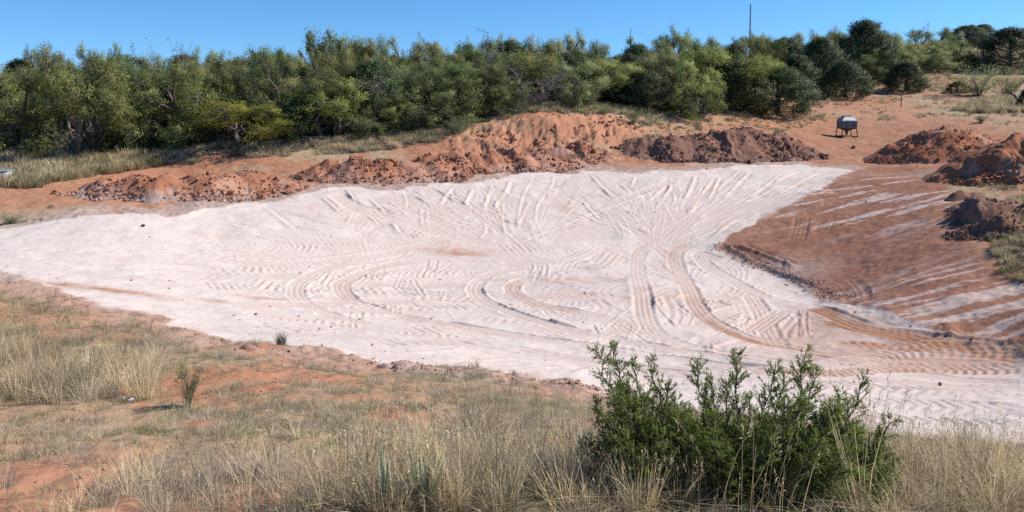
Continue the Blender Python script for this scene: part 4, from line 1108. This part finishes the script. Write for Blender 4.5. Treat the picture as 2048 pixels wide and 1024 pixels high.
# scrub on the right-hand hill
NH = {}
for px, d, pt, w, kind in sorted([(1545, 118, 84, 70, 'mesq'), (1780, 105, 66, 100, 'mesq'), (1800, 112, 96, 80, 'mesq'), (1835, 120, 56, 80, 'mesq'), (1850, 116, 88, 90, 'mesq'), (1880, 130, 58, 90, 'mesq'), (1762, 112, 104, 80, 'mesq'), (1900, 120, 84, 80, 'mesq'), (1930, 150, 50, 90, 'jun'), (1960, 155, 48, 60, 'jun'),
                           (1880, 112, 100, 70, 'mesq'), (1670, 120, 60, 90, 'mesq'), (1610, 125, 62, 90, 'mesq'), (1500, 130, 72, 90, 'mesq'), (1925, 118, 108, 50, 'mesq'), (1960, 112, 112, 50, 'leafy'), (1858, 112, 112, 60, 'leafy'), (1640, 100, 100, 100, 'mesq'), (1720, 98, 92, 100, 'mesq'), (1745, 112, 60, 100, 'jun')]):
    tv = R.uniform(1.05, 1.4)
    NH[kind] = NH.get(kind, 0) + 1
    lab = {'mesq': 'mesquite scattered on the rising hillside beyond the junipers', 'airy': 'thin-crowned mesquite standing on the hillside skyline', 'jun': 'dark juniper far up the hillside skyline', 'leafy': 'low pale scrub bush on the hillside slope'}[kind]
    tree_d(kind, px, d, pt, w, '%s, %s from the left' % (lab, (ORD + ['thirteenth', 'fourteenth', 'fifteenth', 'sixteenth'])[NH[kind] - 1]), cat='shrub' if kind == 'leafy' else 'tree', group=lab.split(' ')[0] + ' growth on the hillside', tint=(tv, tv, tv))

# low shrubs along the foot of the thicket
for k, (px, py) in enumerate(((8, 308), (85, 306), (120, 312), (215, 308), (285, 300), (345, 298), (390, 288), (440, 280), (545, 284), (585, 278), (705, 274), (735, 276), (800, 264), (835, 262), (905, 252), (990, 232), (1030, 226), (1180, 216), (1255, 214), (1290, 206), (1345, 204), (1385, 210), (1480, 206), (1540, 194))):
    tv = R.uniform(0.8, 1.25)
    tree_px('leafy' if k % 3 else 'mesq', px, py, py - R.uniform(34, 62), R.uniform(55, 95), '%s low shrub from the left along the foot of the thicket' % (ORD + 'thirteenth fourteenth fifteenth sixteenth seventeenth eighteenth nineteenth twentieth twenty-first twenty-second twenty-third twenty-fourth'.split())[k], cat='shrub', group='low shrubs along the thicket foot', name='shrub', tint=(tv, tv, tv * 0.9))
# dead wood under the trees
def brush(px, py, wpx, seed, label, n=16):
    g = np.random.default_rng(seed); b = hit(px, py); w = wpx / FPX * b[1]
    e = empty('brush_pile', (b[0], b[1], float(ground_z(*b)))); tag(e, label, 'brush pile')
    for k in range(n):
        a = g.uniform(-0.5, 0.5) + (math.pi if g.random() < 0.5 else 0); L_ = g.uniform(0.25, 0.6) * w
        p = np.array((g.uniform(-0.4, 0.4) * w, g.uniform(-0.3, 0.3), g.uniform(0.03, 0.2)))
        q = p + np.array((math.cos(a) * L_, math.sin(a) * L_ * 0.4, g.uniform(-0.02, 0.35)))
        m = MB(); m.tube(bez(p, q, (0, 0, 0.08), 5, g, 0.04), np.linspace(g.uniform(0.02, 0.05), 0.008, 5), 5); m.build('branch', M_DEAD if g.random() < 0.6 else M_BARK, e)
brush(465, 314, 100, 401, 'brush pile of pale dead branches in the yellowish tree shade')
brush(610, 288, 60, 402, 'small pile of dead branches at the foot of bright mesquite')
brush(1300, 186, 70, 403, 'pale dead limbs lying under the dark thicket near spreading tree', 14)
brush(190, 302, 110, 404, 'grey brushwood heap under the twin-trunk mesquite', 20)

stick((357, 766), (395, 772), 0.012, 'pale bleached stick lying on the foreground grass')
# ------------------------------------------------------------------ foreground juniper
def bush_fg():
    g = np.random.default_rng(77)
    dB = 5.35
    q = at(1470, 1010, dB); x0 = q[0]; zg = float(ground_z(x0, dB))
    root = empty('juniper_bush', (x0, dB, zg)); tag(root, 'bright green young juniper bush in the foreground, plume tips against white clay', 'juniper bush')
    tips = [(1192,700,0),(1228,697,.1),(1262,728,-.1),(1302,722,.1),(1330,770,0),(1394,722,.1),(1420,760,-.1),(1476,706,0),(1452,760,.1),(1552,722,.1),(1568,750,-.1),(1613,700,0),(1632,742,.1),(1680,788,0),(1660,815,-.2),(1731,752,.1),(1700,850,0),(1785,842,.1),(1760,900,0),(1350,800,-.2),(1240,790,-.2),(1200,850,0),(1165,900,0),(1500,800,-.3),(1580,800,-.3),(1420,830,-.3),(1770,960,-.2),(1720,960,-.3),(1180,960,-.1),(1640,880,-.4),(1540,860,-.4),(1320,870,-.4),(1450,900,-.5),(1260,900,-.4),(1380,850,.3),(1600,860,.3),(1480,860,.3),(1290,840,.3),(1690,900,.3)]
    for k in range(92):
        px = g.uniform(1175, 1790); top = np.interp(px, [1170, 1200, 1320, 1400, 1540, 1680, 1790], [860, 760, 780, 800, 775, 805, 900])
        tips.append((px, g.uniform(top, 1010), g.uniform(-0.45, 0.4)))
    stems = MB(); C = []; Dn = []; Ln = []; T = []
    for px, py, dd in tips:
        e = at(px, py, dB + dd) - np.array((x0, dB, zg))
        b0 = np.array((e[0] * g.uniform(0.15, 0.35), dd * 0.4 + g.normal(0, 0.06), 0.0))
        P = bez(b0, e, (e[0] * 0.10, 0, -0.04), 14, g, 0.012)
        L0 = np.linalg.norm(e - b0); e = b0 + (e - b0)
        stems.tube(P, np.linspace(0.014, 0.003, 14), 5, False)
        ax = (P[-1] - P[-4]); ax /= np.linalg.norm(ax)
        nb = int(52 * L0) + 14
        for k in range(nb):
            t = 1 - (1 - g.uniform(0.0, 1.0)) ** 1.1; t = 0.12 + 0.88 * t
            f = t * 13; i = min(int(f), 12); p = P[i] + (P[i + 1] - P[i]) * (f - i)
            tg = P[i + 1] - P[i]; tg /= np.linalg.norm(tg)
            v = g.normal(size=3); v -= tg * (v @ tg); v /= np.linalg.norm(v)
            bl = (0.05 + 0.22 * (1 - t) ** 0.8) * g.uniform(0.6, 1.25) * min(1.0, 0.45 + L0)
            d = v * 0.75 + tg * 0.75 + np.array((0, 0, 0.15)); d /= np.linalg.norm(d)
            if bl > 0.07: stems.tube([p, p + d * bl * 0.8], (0.003, 0.0012), 3, False)
            tb_ = g.normal(0, 0.13)
            for q in range(int(4 + bl * 44)):
                u0 = g.uniform(0.15, 1.0); sp = p + d * bl * u0
                sv = d * 0.85 + g.normal(size=3) * 0.36 + np.array((0, 0, 0.15)); sv /= np.linalg.norm(sv)
                sl_ = g.uniform(0.025, 0.06) * (1.15 - 0.5 * u0)
                ns = 8; u = g.random(ns)[:, None]
                C.append(sp + sv * sl_ * u); Dn.append(sv * 0.9 + g.normal(size=(ns, 3)) * 0.45); Ln.append(g.uniform(0.010, 0.021, ns))
                T.append(np.clip(g.normal(0.42 + tb_, 0.20, ns) + 0.25 * (u0 - 0.6), 0, 1))
    C = np.vstack(C); Dn = np.vstack(Dn); Ln = np.concatenate(Ln); T = np.concatenate(T)
    V, F = leaf_tris(C, Dn, Ln, Ln * 0.34, g)
    me = np_mesh('foliage', V, F); point_attr(me, 'tone', np.repeat(T, 3)); me.materials.append(M_JUNF)
    link('foliage', me, None, root)
    stems.build('stems', M_BARK, root)
bush_fg()

# ------------------------------------------------------------------ grass
def grass_mat(name, a, b, trans=0.36):
    m, N, L, P = new_mat(name)
    oi = N.new('ShaderNodeObjectInfo')
    c = mixc(N, L, attr(N, 'tone'), a, b)
    h = N.new('ShaderNodeHueSaturation')
    mr = N.new('ShaderNodeMapRange'); mr.inputs[3].default_value = 0.5; mr.inputs[4].default_value = 1.3
    L.new(oi.outputs['Random'], mr.inputs[0]); L.new(mr.outputs[0], h.inputs['Value']); L.new(c, h.inputs['Color'])
    L.new(h.outputs[0], P.inputs['Base Color']); P.inputs['Roughness'].default_value = 0.75; P.inputs['Specular IOR Level'].default_value = 0.2
    t = N.new('ShaderNodeBsdfTranslucent'); L.new(h.outputs[0], t.inputs['Color'])
    mx = N.new('ShaderNodeMixShader'); mx.inputs[0].default_value = trans
    L.new(P.outputs[0], mx.inputs[1]); L.new(t.outputs[0], mx.inputs[2]); L.new(mx.outputs[0], N['Material Output'].inputs['Surface'])
    return m
M_STRAW = grass_mat('straw', (0.42, 0.325, 0.19), (0.74, 0.61, 0.40))
M_GREY = grass_mat('grey_grass', (0.29, 0.24, 0.185), (0.62, 0.54, 0.42))
M_OLIVE = grass_mat('olive_grass', (0.26, 0.228, 0.128), (0.54, 0.465, 0.285))
M_GREEN = grass_mat('green_grass', (0.12, 0.135, 0.06), (0.33, 0.32, 0.16))

def tuft_mesh(seed, n, h, lean, foot, w, mat, droop=0.35, heads=0.0):
    """n ribbon blades of about height h rising from a foot of the given radius."""
    g = np.random.default_rng(seed)
    a = g.uniform(0, 6.28, n); r = foot * np.sqrt(g.random(n))
    base = np.c_[r * np.cos(a), r * np.sin(a), np.full(n, -0.02)]
    hh = h * g.uniform(0.45, 1.1, n); ln = np.abs(g.normal(0, lean, n))
    da = a + g.normal(0, 0.9, n)
    out = np.c_[np.cos(da), np.sin(da), np.zeros(n)]
    sd = np.c_[-np.sin(da), np.cos(da), np.zeros(n)] 
    rot = g.uniform(0, 6.28, n); sd = sd * np.cos(rot)[:, None] + out * np.sin(rot)[:, None]
    rows = []
    for t, wf in ((0, 1.0), (0.4, 0.9), (0.75, 0.65), (1.0, 0.12)):
        p = base + out * (hh * (ln * t + droop * ln * t ** 2.5 * 1.6))[:, None] + np.array((0, 0, 1.0)) * (hh * (t - droop * np.minimum(ln, 1.2) * t ** 2.2))[:, None]
        rows.append(p - sd * w * wf * 0.5); rows.append(p + sd * w * wf * 0.5)
    V = np.stack(rows, 1).reshape(-1, 3)
    o = np.arange(n)[:, None] * 8
    F = np.vstack([o + np.array((2 * i, 2 * i + 1, 2 * i + 3, 2 * i + 2)) for i in range(3)])
    tone = np.repeat(g.random(n), 8)
    if heads:
        k = g.random(n) < heads
        tip = (rows[6] + rows[7])[k] / 2; m_ = len(tip)
        q = g.normal(size=(m_ * 5, 3)) * 0.4 + np.array((0, 0, 1.0)) + np.repeat(out[k], 5, 0) * 0.5
        off = np.repeat(tip, 5, 0) + np.array((0, 0, 1)) * np.tile(np.linspace(-0.09, 0.0, 5), m_)[:, None] * h
        hv, hf = leaf_quads(off, q, 0.045 * h, 0.006, g)
        F = np.vstack([F, hf + len(V)]); V = np.vstack([V, hv]); tone = np.r_[tone, np.full(len(hv), 0.7)]
    me = np_mesh('grass_tuft', V, F); point_attr(me, 'tone', tone); me.materials.append(mat)
    return me

def tuft_set(name, specs):
    c = bpy.data.collections.new(name)
    for i, s in enumerate(specs):
        o = bpy.data.objects.new('%s_%02d' % (name, i), tuft_mesh(*s)); c.objects.link(o)
    return c
NEAR = tuft_set('near_tufts', [
    (501, 46, 0.42, 0.35, 0.07, 0.0050, M_STRAW, 0.4, 0.15), (502, 46, 0.48, 0.30, 0.06, 0.0045, M_STRAW, 0.35, 0.3), (503, 22, 0.68, 0.22, 0.05, 0.0042, M_STRAW, 0.3, 0.7),      # 0-2 straw
    (504, 80, 0.26, 0.55, 0.10, 0.0045, M_GREY, 0.4), (505, 80, 0.32, 0.50, 0.10, 0.0045, M_GREY, 0.4), (506, 60, 0.20, 0.8, 0.12, 0.0048, M_GREY, 0.5),                        # 3-5 grey
    (507, 60, 0.11, 0.9, 0.13, 0.0055, M_OLIVE, 0.4), (508, 60, 0.15, 0.7, 0.14, 0.0052, M_OLIVE, 0.4), (509, 60, 0.09, 1.0, 0.12, 0.0055, M_GREEN, 0.4),                       # 6-8 mats
    (510, 70, 0.36, 0.55, 0.08, 0.0048, M_OLIVE, 0.6), (511, 80, 0.40, 0.75, 0.07, 0.0048, M_STRAW, 0.7), (512, 34, 0.05, 2.2, 0.16, 0.0055, M_STRAW, 0.2)])                 # 9,10 arching, 11 lying
FAR = tuft_set('far_tufts', [(520, 60, 0.5, 0.4, 0.22, 0.022, M_OLIVE, 0.3), (521, 60, 0.6, 0.35, 0.22, 0.022, M_STRAW, 0.3), (522, 60, 0.4, 0.5, 0.25, 0.024, M_GREEN, 0.3), (523, 60, 0.35, 0.6, 0.25, 0.022, M_GREY, 0.3)])

def scatter(name, label, pts, rot, scl, ix, coll):
    me = bpy.data.meshes.new(name)
    me.vertices.add(len(pts)); me.vertices.foreach_set('co', np.asarray(pts, np.float32).ravel())
    a = me.attributes.new('rot', 'FLOAT_VECTOR', 'POINT'); a.data.foreach_set('vector', np.asarray(rot, np.float32).ravel())
    a = me.attributes.new('scl', 'FLOAT_VECTOR', 'POINT'); a.data.foreach_set('vector', np.asarray(scl, np.float32).ravel())
    a = me.attributes.new('ix', 'INT', 'POINT'); a.data.foreach_set('value', np.asarray(ix, np.int32))
    o = link(name, me); tag(o, label, 'grass', kind='stuff')
    ng = bpy.data.node_groups.new(name, 'GeometryNodeTree')
    ng.interface.new_socket('Geometry', in_out='INPUT', socket_type='NodeSocketGeometry'); ng.interface.new_socket('Geometry', in_out='OUTPUT', socket_type='NodeSocketGeometry')
    N, L = ng.nodes, ng.links
    gi = N.new('NodeGroupInput'); go = N.new('NodeGroupOutput'); ip = N.new('GeometryNodeInstanceOnPoints'); ci = N.new('GeometryNodeCollectionInfo')
    ci.inputs['Collection'].default_value = coll; ci.inputs['Separate Children'].default_value = True; ci.inputs['Reset Children'].default_value = True
    def na(n, t):
        q = N.new('GeometryNodeInputNamedAttribute'); q.data_type = t; q.inputs['Name'].default_value = n
        return q.outputs['Attribute']
    L.new(gi.outputs[0], ip.inputs['Points']); L.new(ci.outputs[0], ip.inputs['Instance']); ip.inputs['Pick Instance'].default_value = True
    L.new(na('ix', 'INT'), ip.inputs['Instance Index']); L.new(na('rot', 'FLOAT_VECTOR'), ip.inputs['Rotation']); L.new(na('scl', 'FLOAT_VECTOR'), ip.inputs['Scale'])
    L.new(ip.outputs[0], go.inputs[0])
    md = o.modifiers.new('scatter', 'NODES'); md.node_group = ng
    return o

def poly_test(x, y, P):
    c = np.zeros(len(x), bool)
    for i in range(len(P)):
        a, b = P[i], P[i - 1]
        c ^= ((a[1] > y) != (b[1] > y)) & (x < (b[0] - a[0]) * (y - a[1]) / (b[1] - a[1] + 1e-12) + a[0])
    return c

def strew(g, n, y0, y1, fn):
    """n candidates on the bank between depths y0 and y1; fn(x, y) -> keep probability"""
    y = np.sqrt(g.uniform(y0 ** 2, y1 ** 2, n)); x = y * g.uniform(-0.95, 0.95, n)
    k = g.random(n) < fn(x, y)
    return x[k], y[k]

g = np.random.default_rng(600)
PX, PY, PI, PS = [], [], [], []
def lay(x, y, ids, smin, smax):
    PX.append(x); PY.append(y); PI.append(g.choice(ids, len(x))); PS.append(g.uniform(smin, smax, len(x)))
def off_bush(x, y):
    return ~((x > 1.25) & (x < 2.75) & (y < 5.5)) | (g.random(len(x)) < 0.12)
def off(x, y):                                                    # bare of grass: the clay and its rim
    return mask_at(DW, x, y) < -0.12
BAREP = bare.copy() if isinstance(bare, np.ndarray) else None
Zt = lambda px: hits(px)
near_b = Zt([(560,1045),(640,960),(760,925),(900,915),(1150,915),(1300,930),(1750,940),(2200,960),(2200,1060),(1400,1060)])
tall_l = Zt([(-150,720),(120,710),(320,730),(330,790),(300,815),(120,825),(-150,860)])
mid_l = Zt([(-150,575),(60,590),(200,640),(330,665),(330,740),(-150,730)])
patch = lambda x, y, f, s: fbm(x * f, y * f, 3, s)
lit_n = lambda x, y: mask_at(litter, x, y)
x, y = strew(g, 30000, 3.5, 19, lambda x, y: off(x, y) * (1 - 0.7 * mask_at(bare, x, y)) * (0.10 + 0.6 * lit_n(x, y)) * sstep(0.40, 0.58, patch(x, y, 1.3, 5))); lay(x, y, [5, 6, 7, 7, 8, 11], 0.35, 1.0)
x, y = strew(g, 16000, 3.5, 19, lambda x, y: off(x, y) * sstep(0.3, 0.7, lit_n(x, y)) * (0.25 + 0.75 * sstep(0.4, 0.55, patch(x, y, 1.1, 3)))); lay(x, y, [5, 6, 6, 7, 11, 11], 0.3, 0.7)
x, y = strew(g, 5000, 3.5, 14, lambda x, y: off(x, y) * 0.5 * sstep(0.42, 0.6, patch(x, y, 2.2, 8))); lay(x, y, [8, 6, 11], 0.25, 0.6)
x, y = strew(g, 2600, 3.5, 19, lambda x, y: off(x, y) * (0.08 + 0.5 * lit_n(x, y)) * sstep(0.45, 0.6, patch(x, y, 0.8, 9))); lay(x, y, [3, 4, 5, 5], 0.45, 0.95)
x, y = strew(g, 700, 3.5, 19, lambda x, y: off(x, y) * 0.5 * sstep(0.4, 0.6, patch(x, y, 0.7, 15))); lay(x, y, [0, 2, 9, 10], 0.4, 0.85)
x, y = strew(g, 9000, 3.5, 12, lambda x, y: off(x, y) * off_bush(x, y) * poly_test(x, y, near_b) * (0.35 + 0.65 * sstep(0.35, 0.55, patch(x, y, 0.9, 21)))); lay(x, y, [0, 0, 1, 1, 2, 3, 10, 9, 10], 0.7, 1.15)
x, y = strew(g, 5000, 8, 17, lambda x, y: off(x, y) * poly_test(x, y, tall_l) * sstep(0.40, 0.52, patch(x, y, 0.6, 25))); lay(x, y, [0, 1, 0, 4, 10, 10], 0.8, 1.25)
x, y = strew(g, 6000, 12, 24, lambda x, y: off(x, y) * poly_test(x, y, mid_l)); lay(x, y, [6, 7, 9, 5, 11, 10], 0.55, 1.0)
x, y = strew(g, 2500, 3.5, 9, lambda x, y: off(x, y) * poly_test(x, y, Zt([(180,1040),(250,960),(480,940),(640,980),(640,1050)]))); lay(x, y, [3, 4, 5, 0], 0.6, 1.0)
x, y = strew(g, 15000, 3.5, 18, lambda x, y: off(x, y) * 0.55 * sstep(0.38, 0.58, patch(x, y, 1.7, 41))); lay(x, y, [11, 11, 5, 6], 0.18, 0.5)
PX = np.concatenate(PX); PY = np.concatenate(PY); PI = np.concatenate(PI); PS = np.concatenate(PS)
k = len(PX)
scatter('dry_grass', 'dry straw and grey grass over the near bank', np.c_[PX, PY, ground_z(PX, PY)], np.c_[g.normal(0, 0.12, k), g.normal(0, 0.12, k), g.uniform(0, 6.28, k)], np.c_[PS, PS, PS * g.uniform(0.8, 1.15, k)], PI, NEAR)

# grass beyond the pit
PX, PY, PI, PS = [], [], [], []
def fill(px, n, ids, smin, smax, seed=0, thr=(0.3, 0.5)):
    P = Zt(px); x = g.uniform(P[:, 0].min(), P[:, 0].max(), n); y = g.uniform(P[:, 1].min(), P[:, 1].max(), n)
    kk = poly_test(x, y, P) & off(x, y) & (mask_at(scarp, x, y) < 0.25) & (g.random(n) < sstep(thr[0], thr[1], patch(x, y, 0.5, 31 + seed)))
    lay(x[kk], y[kk], ids, smin, smax)
fill([(-260,378),(60,376),(180,352),(330,330),(340,312),(100,308),(-260,312)], 3200, [0, 0, 1, 2], 0.7, 1.3, 0, (0.1, 0.25))
fill([(330,330),(620,312),(780,300),(930,272),(930,250),(780,268),(620,285),(330,305)], 3200, [0, 1, 3, 3], 0.4, 0.9, 1)
fill([(920,244),(1100,212),(1250,220),(1400,225),(1450,205),(1300,190),(1100,214),(940,240)], 2600, [0, 2, 3], 0.4, 0.9, 2)
fill([(1260,300),(1260,250),(1400,225),(1480,215),(1640,235),(1600,262),(1400,262)], 3600, [0, 3, 1, 2], 0.2, 0.5, 3)
fill([(1480,225),(1600,195),(1900,190),(2080,200),(2080,262),(1900,232),(1600,240)], 3000, [0, 3, 1], 0.25, 0.7, 4, (0.42, 0.6))
fill([(1900,222),(1990,200),(2100,200),(2100,226),(1960,228)], 900, [1, 1, 0], 0.8, 1.5, 5, (0.1, 0.3))
fill([(1985,470),(2020,400),(2140,375),(2140,590),(2010,555),(1985,500)], 3200, [0, 2, 3, 1], 0.25, 0.55, 6, (0.2, 0.45))
fill([(1930,350),(2140,340),(2140,385),(1960,382)], 500, [0, 2], 0.2, 0.45, 7)
fill([(1870,130),(1900,70),(2100,60),(2100,150),(1960,150)], 3500, [0, 1, 1, 3], 0.9, 1.8, 8, (0.2, 0.4))
fill([(1480,190),(1500,150),(1900,110),(1900,190),(1700,185)], 3000, [0, 3, 2], 0.6, 1.4, 9, (0.3, 0.5))
fill([(180,430),(60,445),(-100,450),(-100,415),(100,412)], 400, [0, 3], 0.2, 0.4, 10)
for (y0, y1, n) in ((46, 60, 3500), (60, 110, 3500)):
    y = g.uniform(y0, y1, n); x = y * g.uniform(-0.8, 0.32, n)
    kk = (ground_z(x, y) > ground_z(x * 43 / y, y * 0 + 43) + 1.0) & (mask_at(bare, x, y) < 0.3) & (mask_at(scarp, x, y) < 0.1)
    lay(x[kk], y[kk], [0, 2, 3], 0.6, 1.3)
PX = np.concatenate(PX); PY = np.concatenate(PY); PI = np.concatenate(PI); PS = np.concatenate(PS); k = len(PX)
scatter('meadow_grass', 'tan and olive grass around the thicket and on the far slope', np.c_[PX, PY, ground_z(PX, PY)], np.c_[g.normal(0, 0.1, k), g.normal(0, 0.1, k), g.uniform(0, 6.28, k)], np.c_[PS, PS, PS * g.uniform(0.8, 1.2, k)], PI, FAR)

# crumbs of soil and clay on the near bank, along the rims and on the yard
def crumbs(name, label, n, fn, smin, smax, y0, y1, mat, dust_):
    x, y = strew(g, n, y0, y1, fn)
    s = smin + (smax - smin) * g.random(len(x)) ** 3
    o = link(name, clod_mesh(name, np.c_[x, y, ground_z(x, y) + s * 0.15], s, g, dust_ * g.random(len(x))), mat); tag(o, label, 'gravel', kind='stuff')
crumbs('gravel', 'crumbs of red soil over the near bank', 15000, lambda x, y: off(x, y) * (0.3 + 0.5 * (mask_at(litter, x, y) < 0.4)) * sstep(0.4, 0.6, patch(x, y, 0.8, 61)), 0.012, 0.07, 4, 20, M_RED, 0.3)
crumbs('clay_crumbs', 'pinkish clay crumbs strewn along the rim of the pit', 26000, lambda x, y: 0.8 * np.exp(-((mask_at(DW, x, y) + 0.35) / 0.45) ** 2) * (mask_at(brown, x, y) < 0.5), 0.02, 0.13, 9, 48, M_RED, 1.0)
crumbs('dirt_crumbs', 'loose dark clods strewn over the brown bank and yard', 14000, lambda x, y: 0.10 * (mask_at(brown, x, y) > 0.25) * (x > 3) + 0.1 * (mask_at(dust, x, y) > 0.3), 0.03, 0.16, 17, 62, M_RUST, 0.3)

crumbs('clay_specks', 'dirt crumbs scattered thinly over the white clay floor', 9000, lambda x, y: 0.35 * (mask_at(DW, x, y) > 0.3) * (mask_at(brown, x, y) < 0.4) * sstep(0.45, 0.7, patch(x, y, 0.5, 66)), 0.02, 0.10, 12, 44, M_RED, 0.9)

crumbs('scarp_rubble', 'broken red clods lying on the face of the orange scarp', 26000, lambda x, y: 0.5 * (mask_at(scarp, x, y) > 0.5) * sstep(0.4, 0.62, patch(x, y, 0.8, 68)) * (x > -6) * (x < 9), 0.06, 0.42, 44, 56, M_RED, 0.15)
g3 = np.random.default_rng(611)
kk = g3.integers(0, len(WIND) - 1, 1500); tt = g3.random((1500, 1)); wp = WIND[kk] + (WIND[kk + 1] - WIND[kk]) * tt + g3.normal(0, 0.26, (1500, 2))
sz = 0.02 + 0.11 * g3.random(1500) ** 4
o = link('windrow_crumbs', clod_mesh('windrow_crumbs', np.c_[wp, ground_z(wp[:, 0], wp[:, 1]) + sz * 0.2], sz, g3, 0.3 + 0.6 * g3.random(1500)), M_DARK); tag(o, 'dark crumbs on the low ridge between brown bank and white clay', 'gravel', kind='stuff')
# clumps one can pick out
M_TUFT = grass_mat('dark_tuft', (0.10, 0.085, 0.06), (0.27, 0.235, 0.165), 0.15)
def clump(px, py, specs, label, s=1.0, name='grass_tuft', part='blades'):
    b = hit(px, py); e = empty(name, (b[0], b[1], float(ground_z(*b))), 0.0, s); tag(e, label, 'grass tuft')
    for sp in specs:
        me = tuft_mesh(*sp); link(part, me, None, e)
clump(562, 694, [(700, 130, 0.34, 0.22, 0.07, 0.009, M_TUFT, 0.2), (701, 50, 0.40, 0.15, 0.06, 0.008, M_TUFT, 0.1)], 'upright grey grass tuft alone on the near rim of pit')
clump(940, 880, [(702, 420, 0.42, 0.75, 0.12, 0.0045, M_GREY, 0.6), (703, 90, 0.55, 0.8, 0.10, 0.0045, M_STRAW, 0.6)], 'arching grey bunchgrass clump in the middle foreground')
clump(985, 870, [(704, 120, 0.62, 0.22, 0.09, 0.0042, M_STRAW, 0.25, 0.4)], 'tall upright straw clump just right of the arching grey bunchgrass')
clump(290, 800, [(705, 140, 0.62, 0.28, 0.14, 0.005, M_STRAW, 0.3, 0.2)], 'tall pale straw clump behind the pair of white stones')
clump(120, 790, [(706, 420, 0.50, 0.40, 0.40, 0.005, M_GREY, 0.3)], 'wide grey-blue dead grass clump at the left foreground')
clump(60, 735, [(707, 220, 0.62, 0.30, 0.40, 0.005, M_STRAW, 0.3)], 'pale straw stand behind the wide grey dead clump')
clump(650, 855, [(708, 260, 0.24, 0.75, 0.22, 0.005, M_GREY, 0.5)], 'low dark grey grass patch left of the arching bunchgrass')
clump(1820, 960, [(709, 260, 0.40, 0.6, 0.22, 0.0048, M_STRAW, 0.5)], 'leaning straw grass clump right of the juniper bush')
clump(1740, 1000, [(710, 26, 0.95, 0.16, 0.20, 0.0038, M_STRAW, 0.25, 1.0)], 'thin seed stalks rising right beside the juniper bush')
clump(1480, 1030, [(711, 34, 0.90, 0.20, 0.40, 0.0038, M_STRAW, 0.3, 0.9)], 'pale seed stalks standing in front of the juniper bush')

# yucca
M_YUC = grass_mat('yucca_leaf', (0.24, 0.285, 0.175), (0.46, 0.50, 0.33), 0.2)
def yucca(px, py, seed, label):
    g = np.random.default_rng(seed); b = hit(px, py); e = empty('yucca', (b[0], b[1], float(ground_z(*b)))); tag(e, label, 'yucca')
    for k in range(34):
        a = g.uniform(0, 6.28); ln = g.uniform(0.30, 0.52); t = g.uniform(0.05, 0.75)
        d = np.array((math.cos(a) * math.sin(t), math.sin(a) * math.sin(t), math.cos(t))); s = np.array((-math.sin(a), math.cos(a), 0)); nrm = np.cross(d, s)
        w = 0.011; V = []
        for q, wf in ((0, 0.9), (0.5, 1.0), (1.0, 0.05)):
            p = d * ln * q; V += [p - s * w * wf, p + nrm * w * 0.5 * wf, p + s * w * wf]
        F = [(3 * i + j, 3 * i + j + 1, 3 * i + 4 + j, 3 * i + 3 + j) for i in range(2) for j in range(2)]
        me = np_mesh('leaf', np.array(V), np.array(F), False); point_attr(me, 'tone', np.full(9, g.random()))
        link('leaf', me, M_YUC, e)
yucca(845, 1032, 801, 'blue-green yucca rosette with stiff spiky leaves at the bottom edge')
yucca(770, 1040, 802, 'paler yucca rosette left of the larger blue-green one')
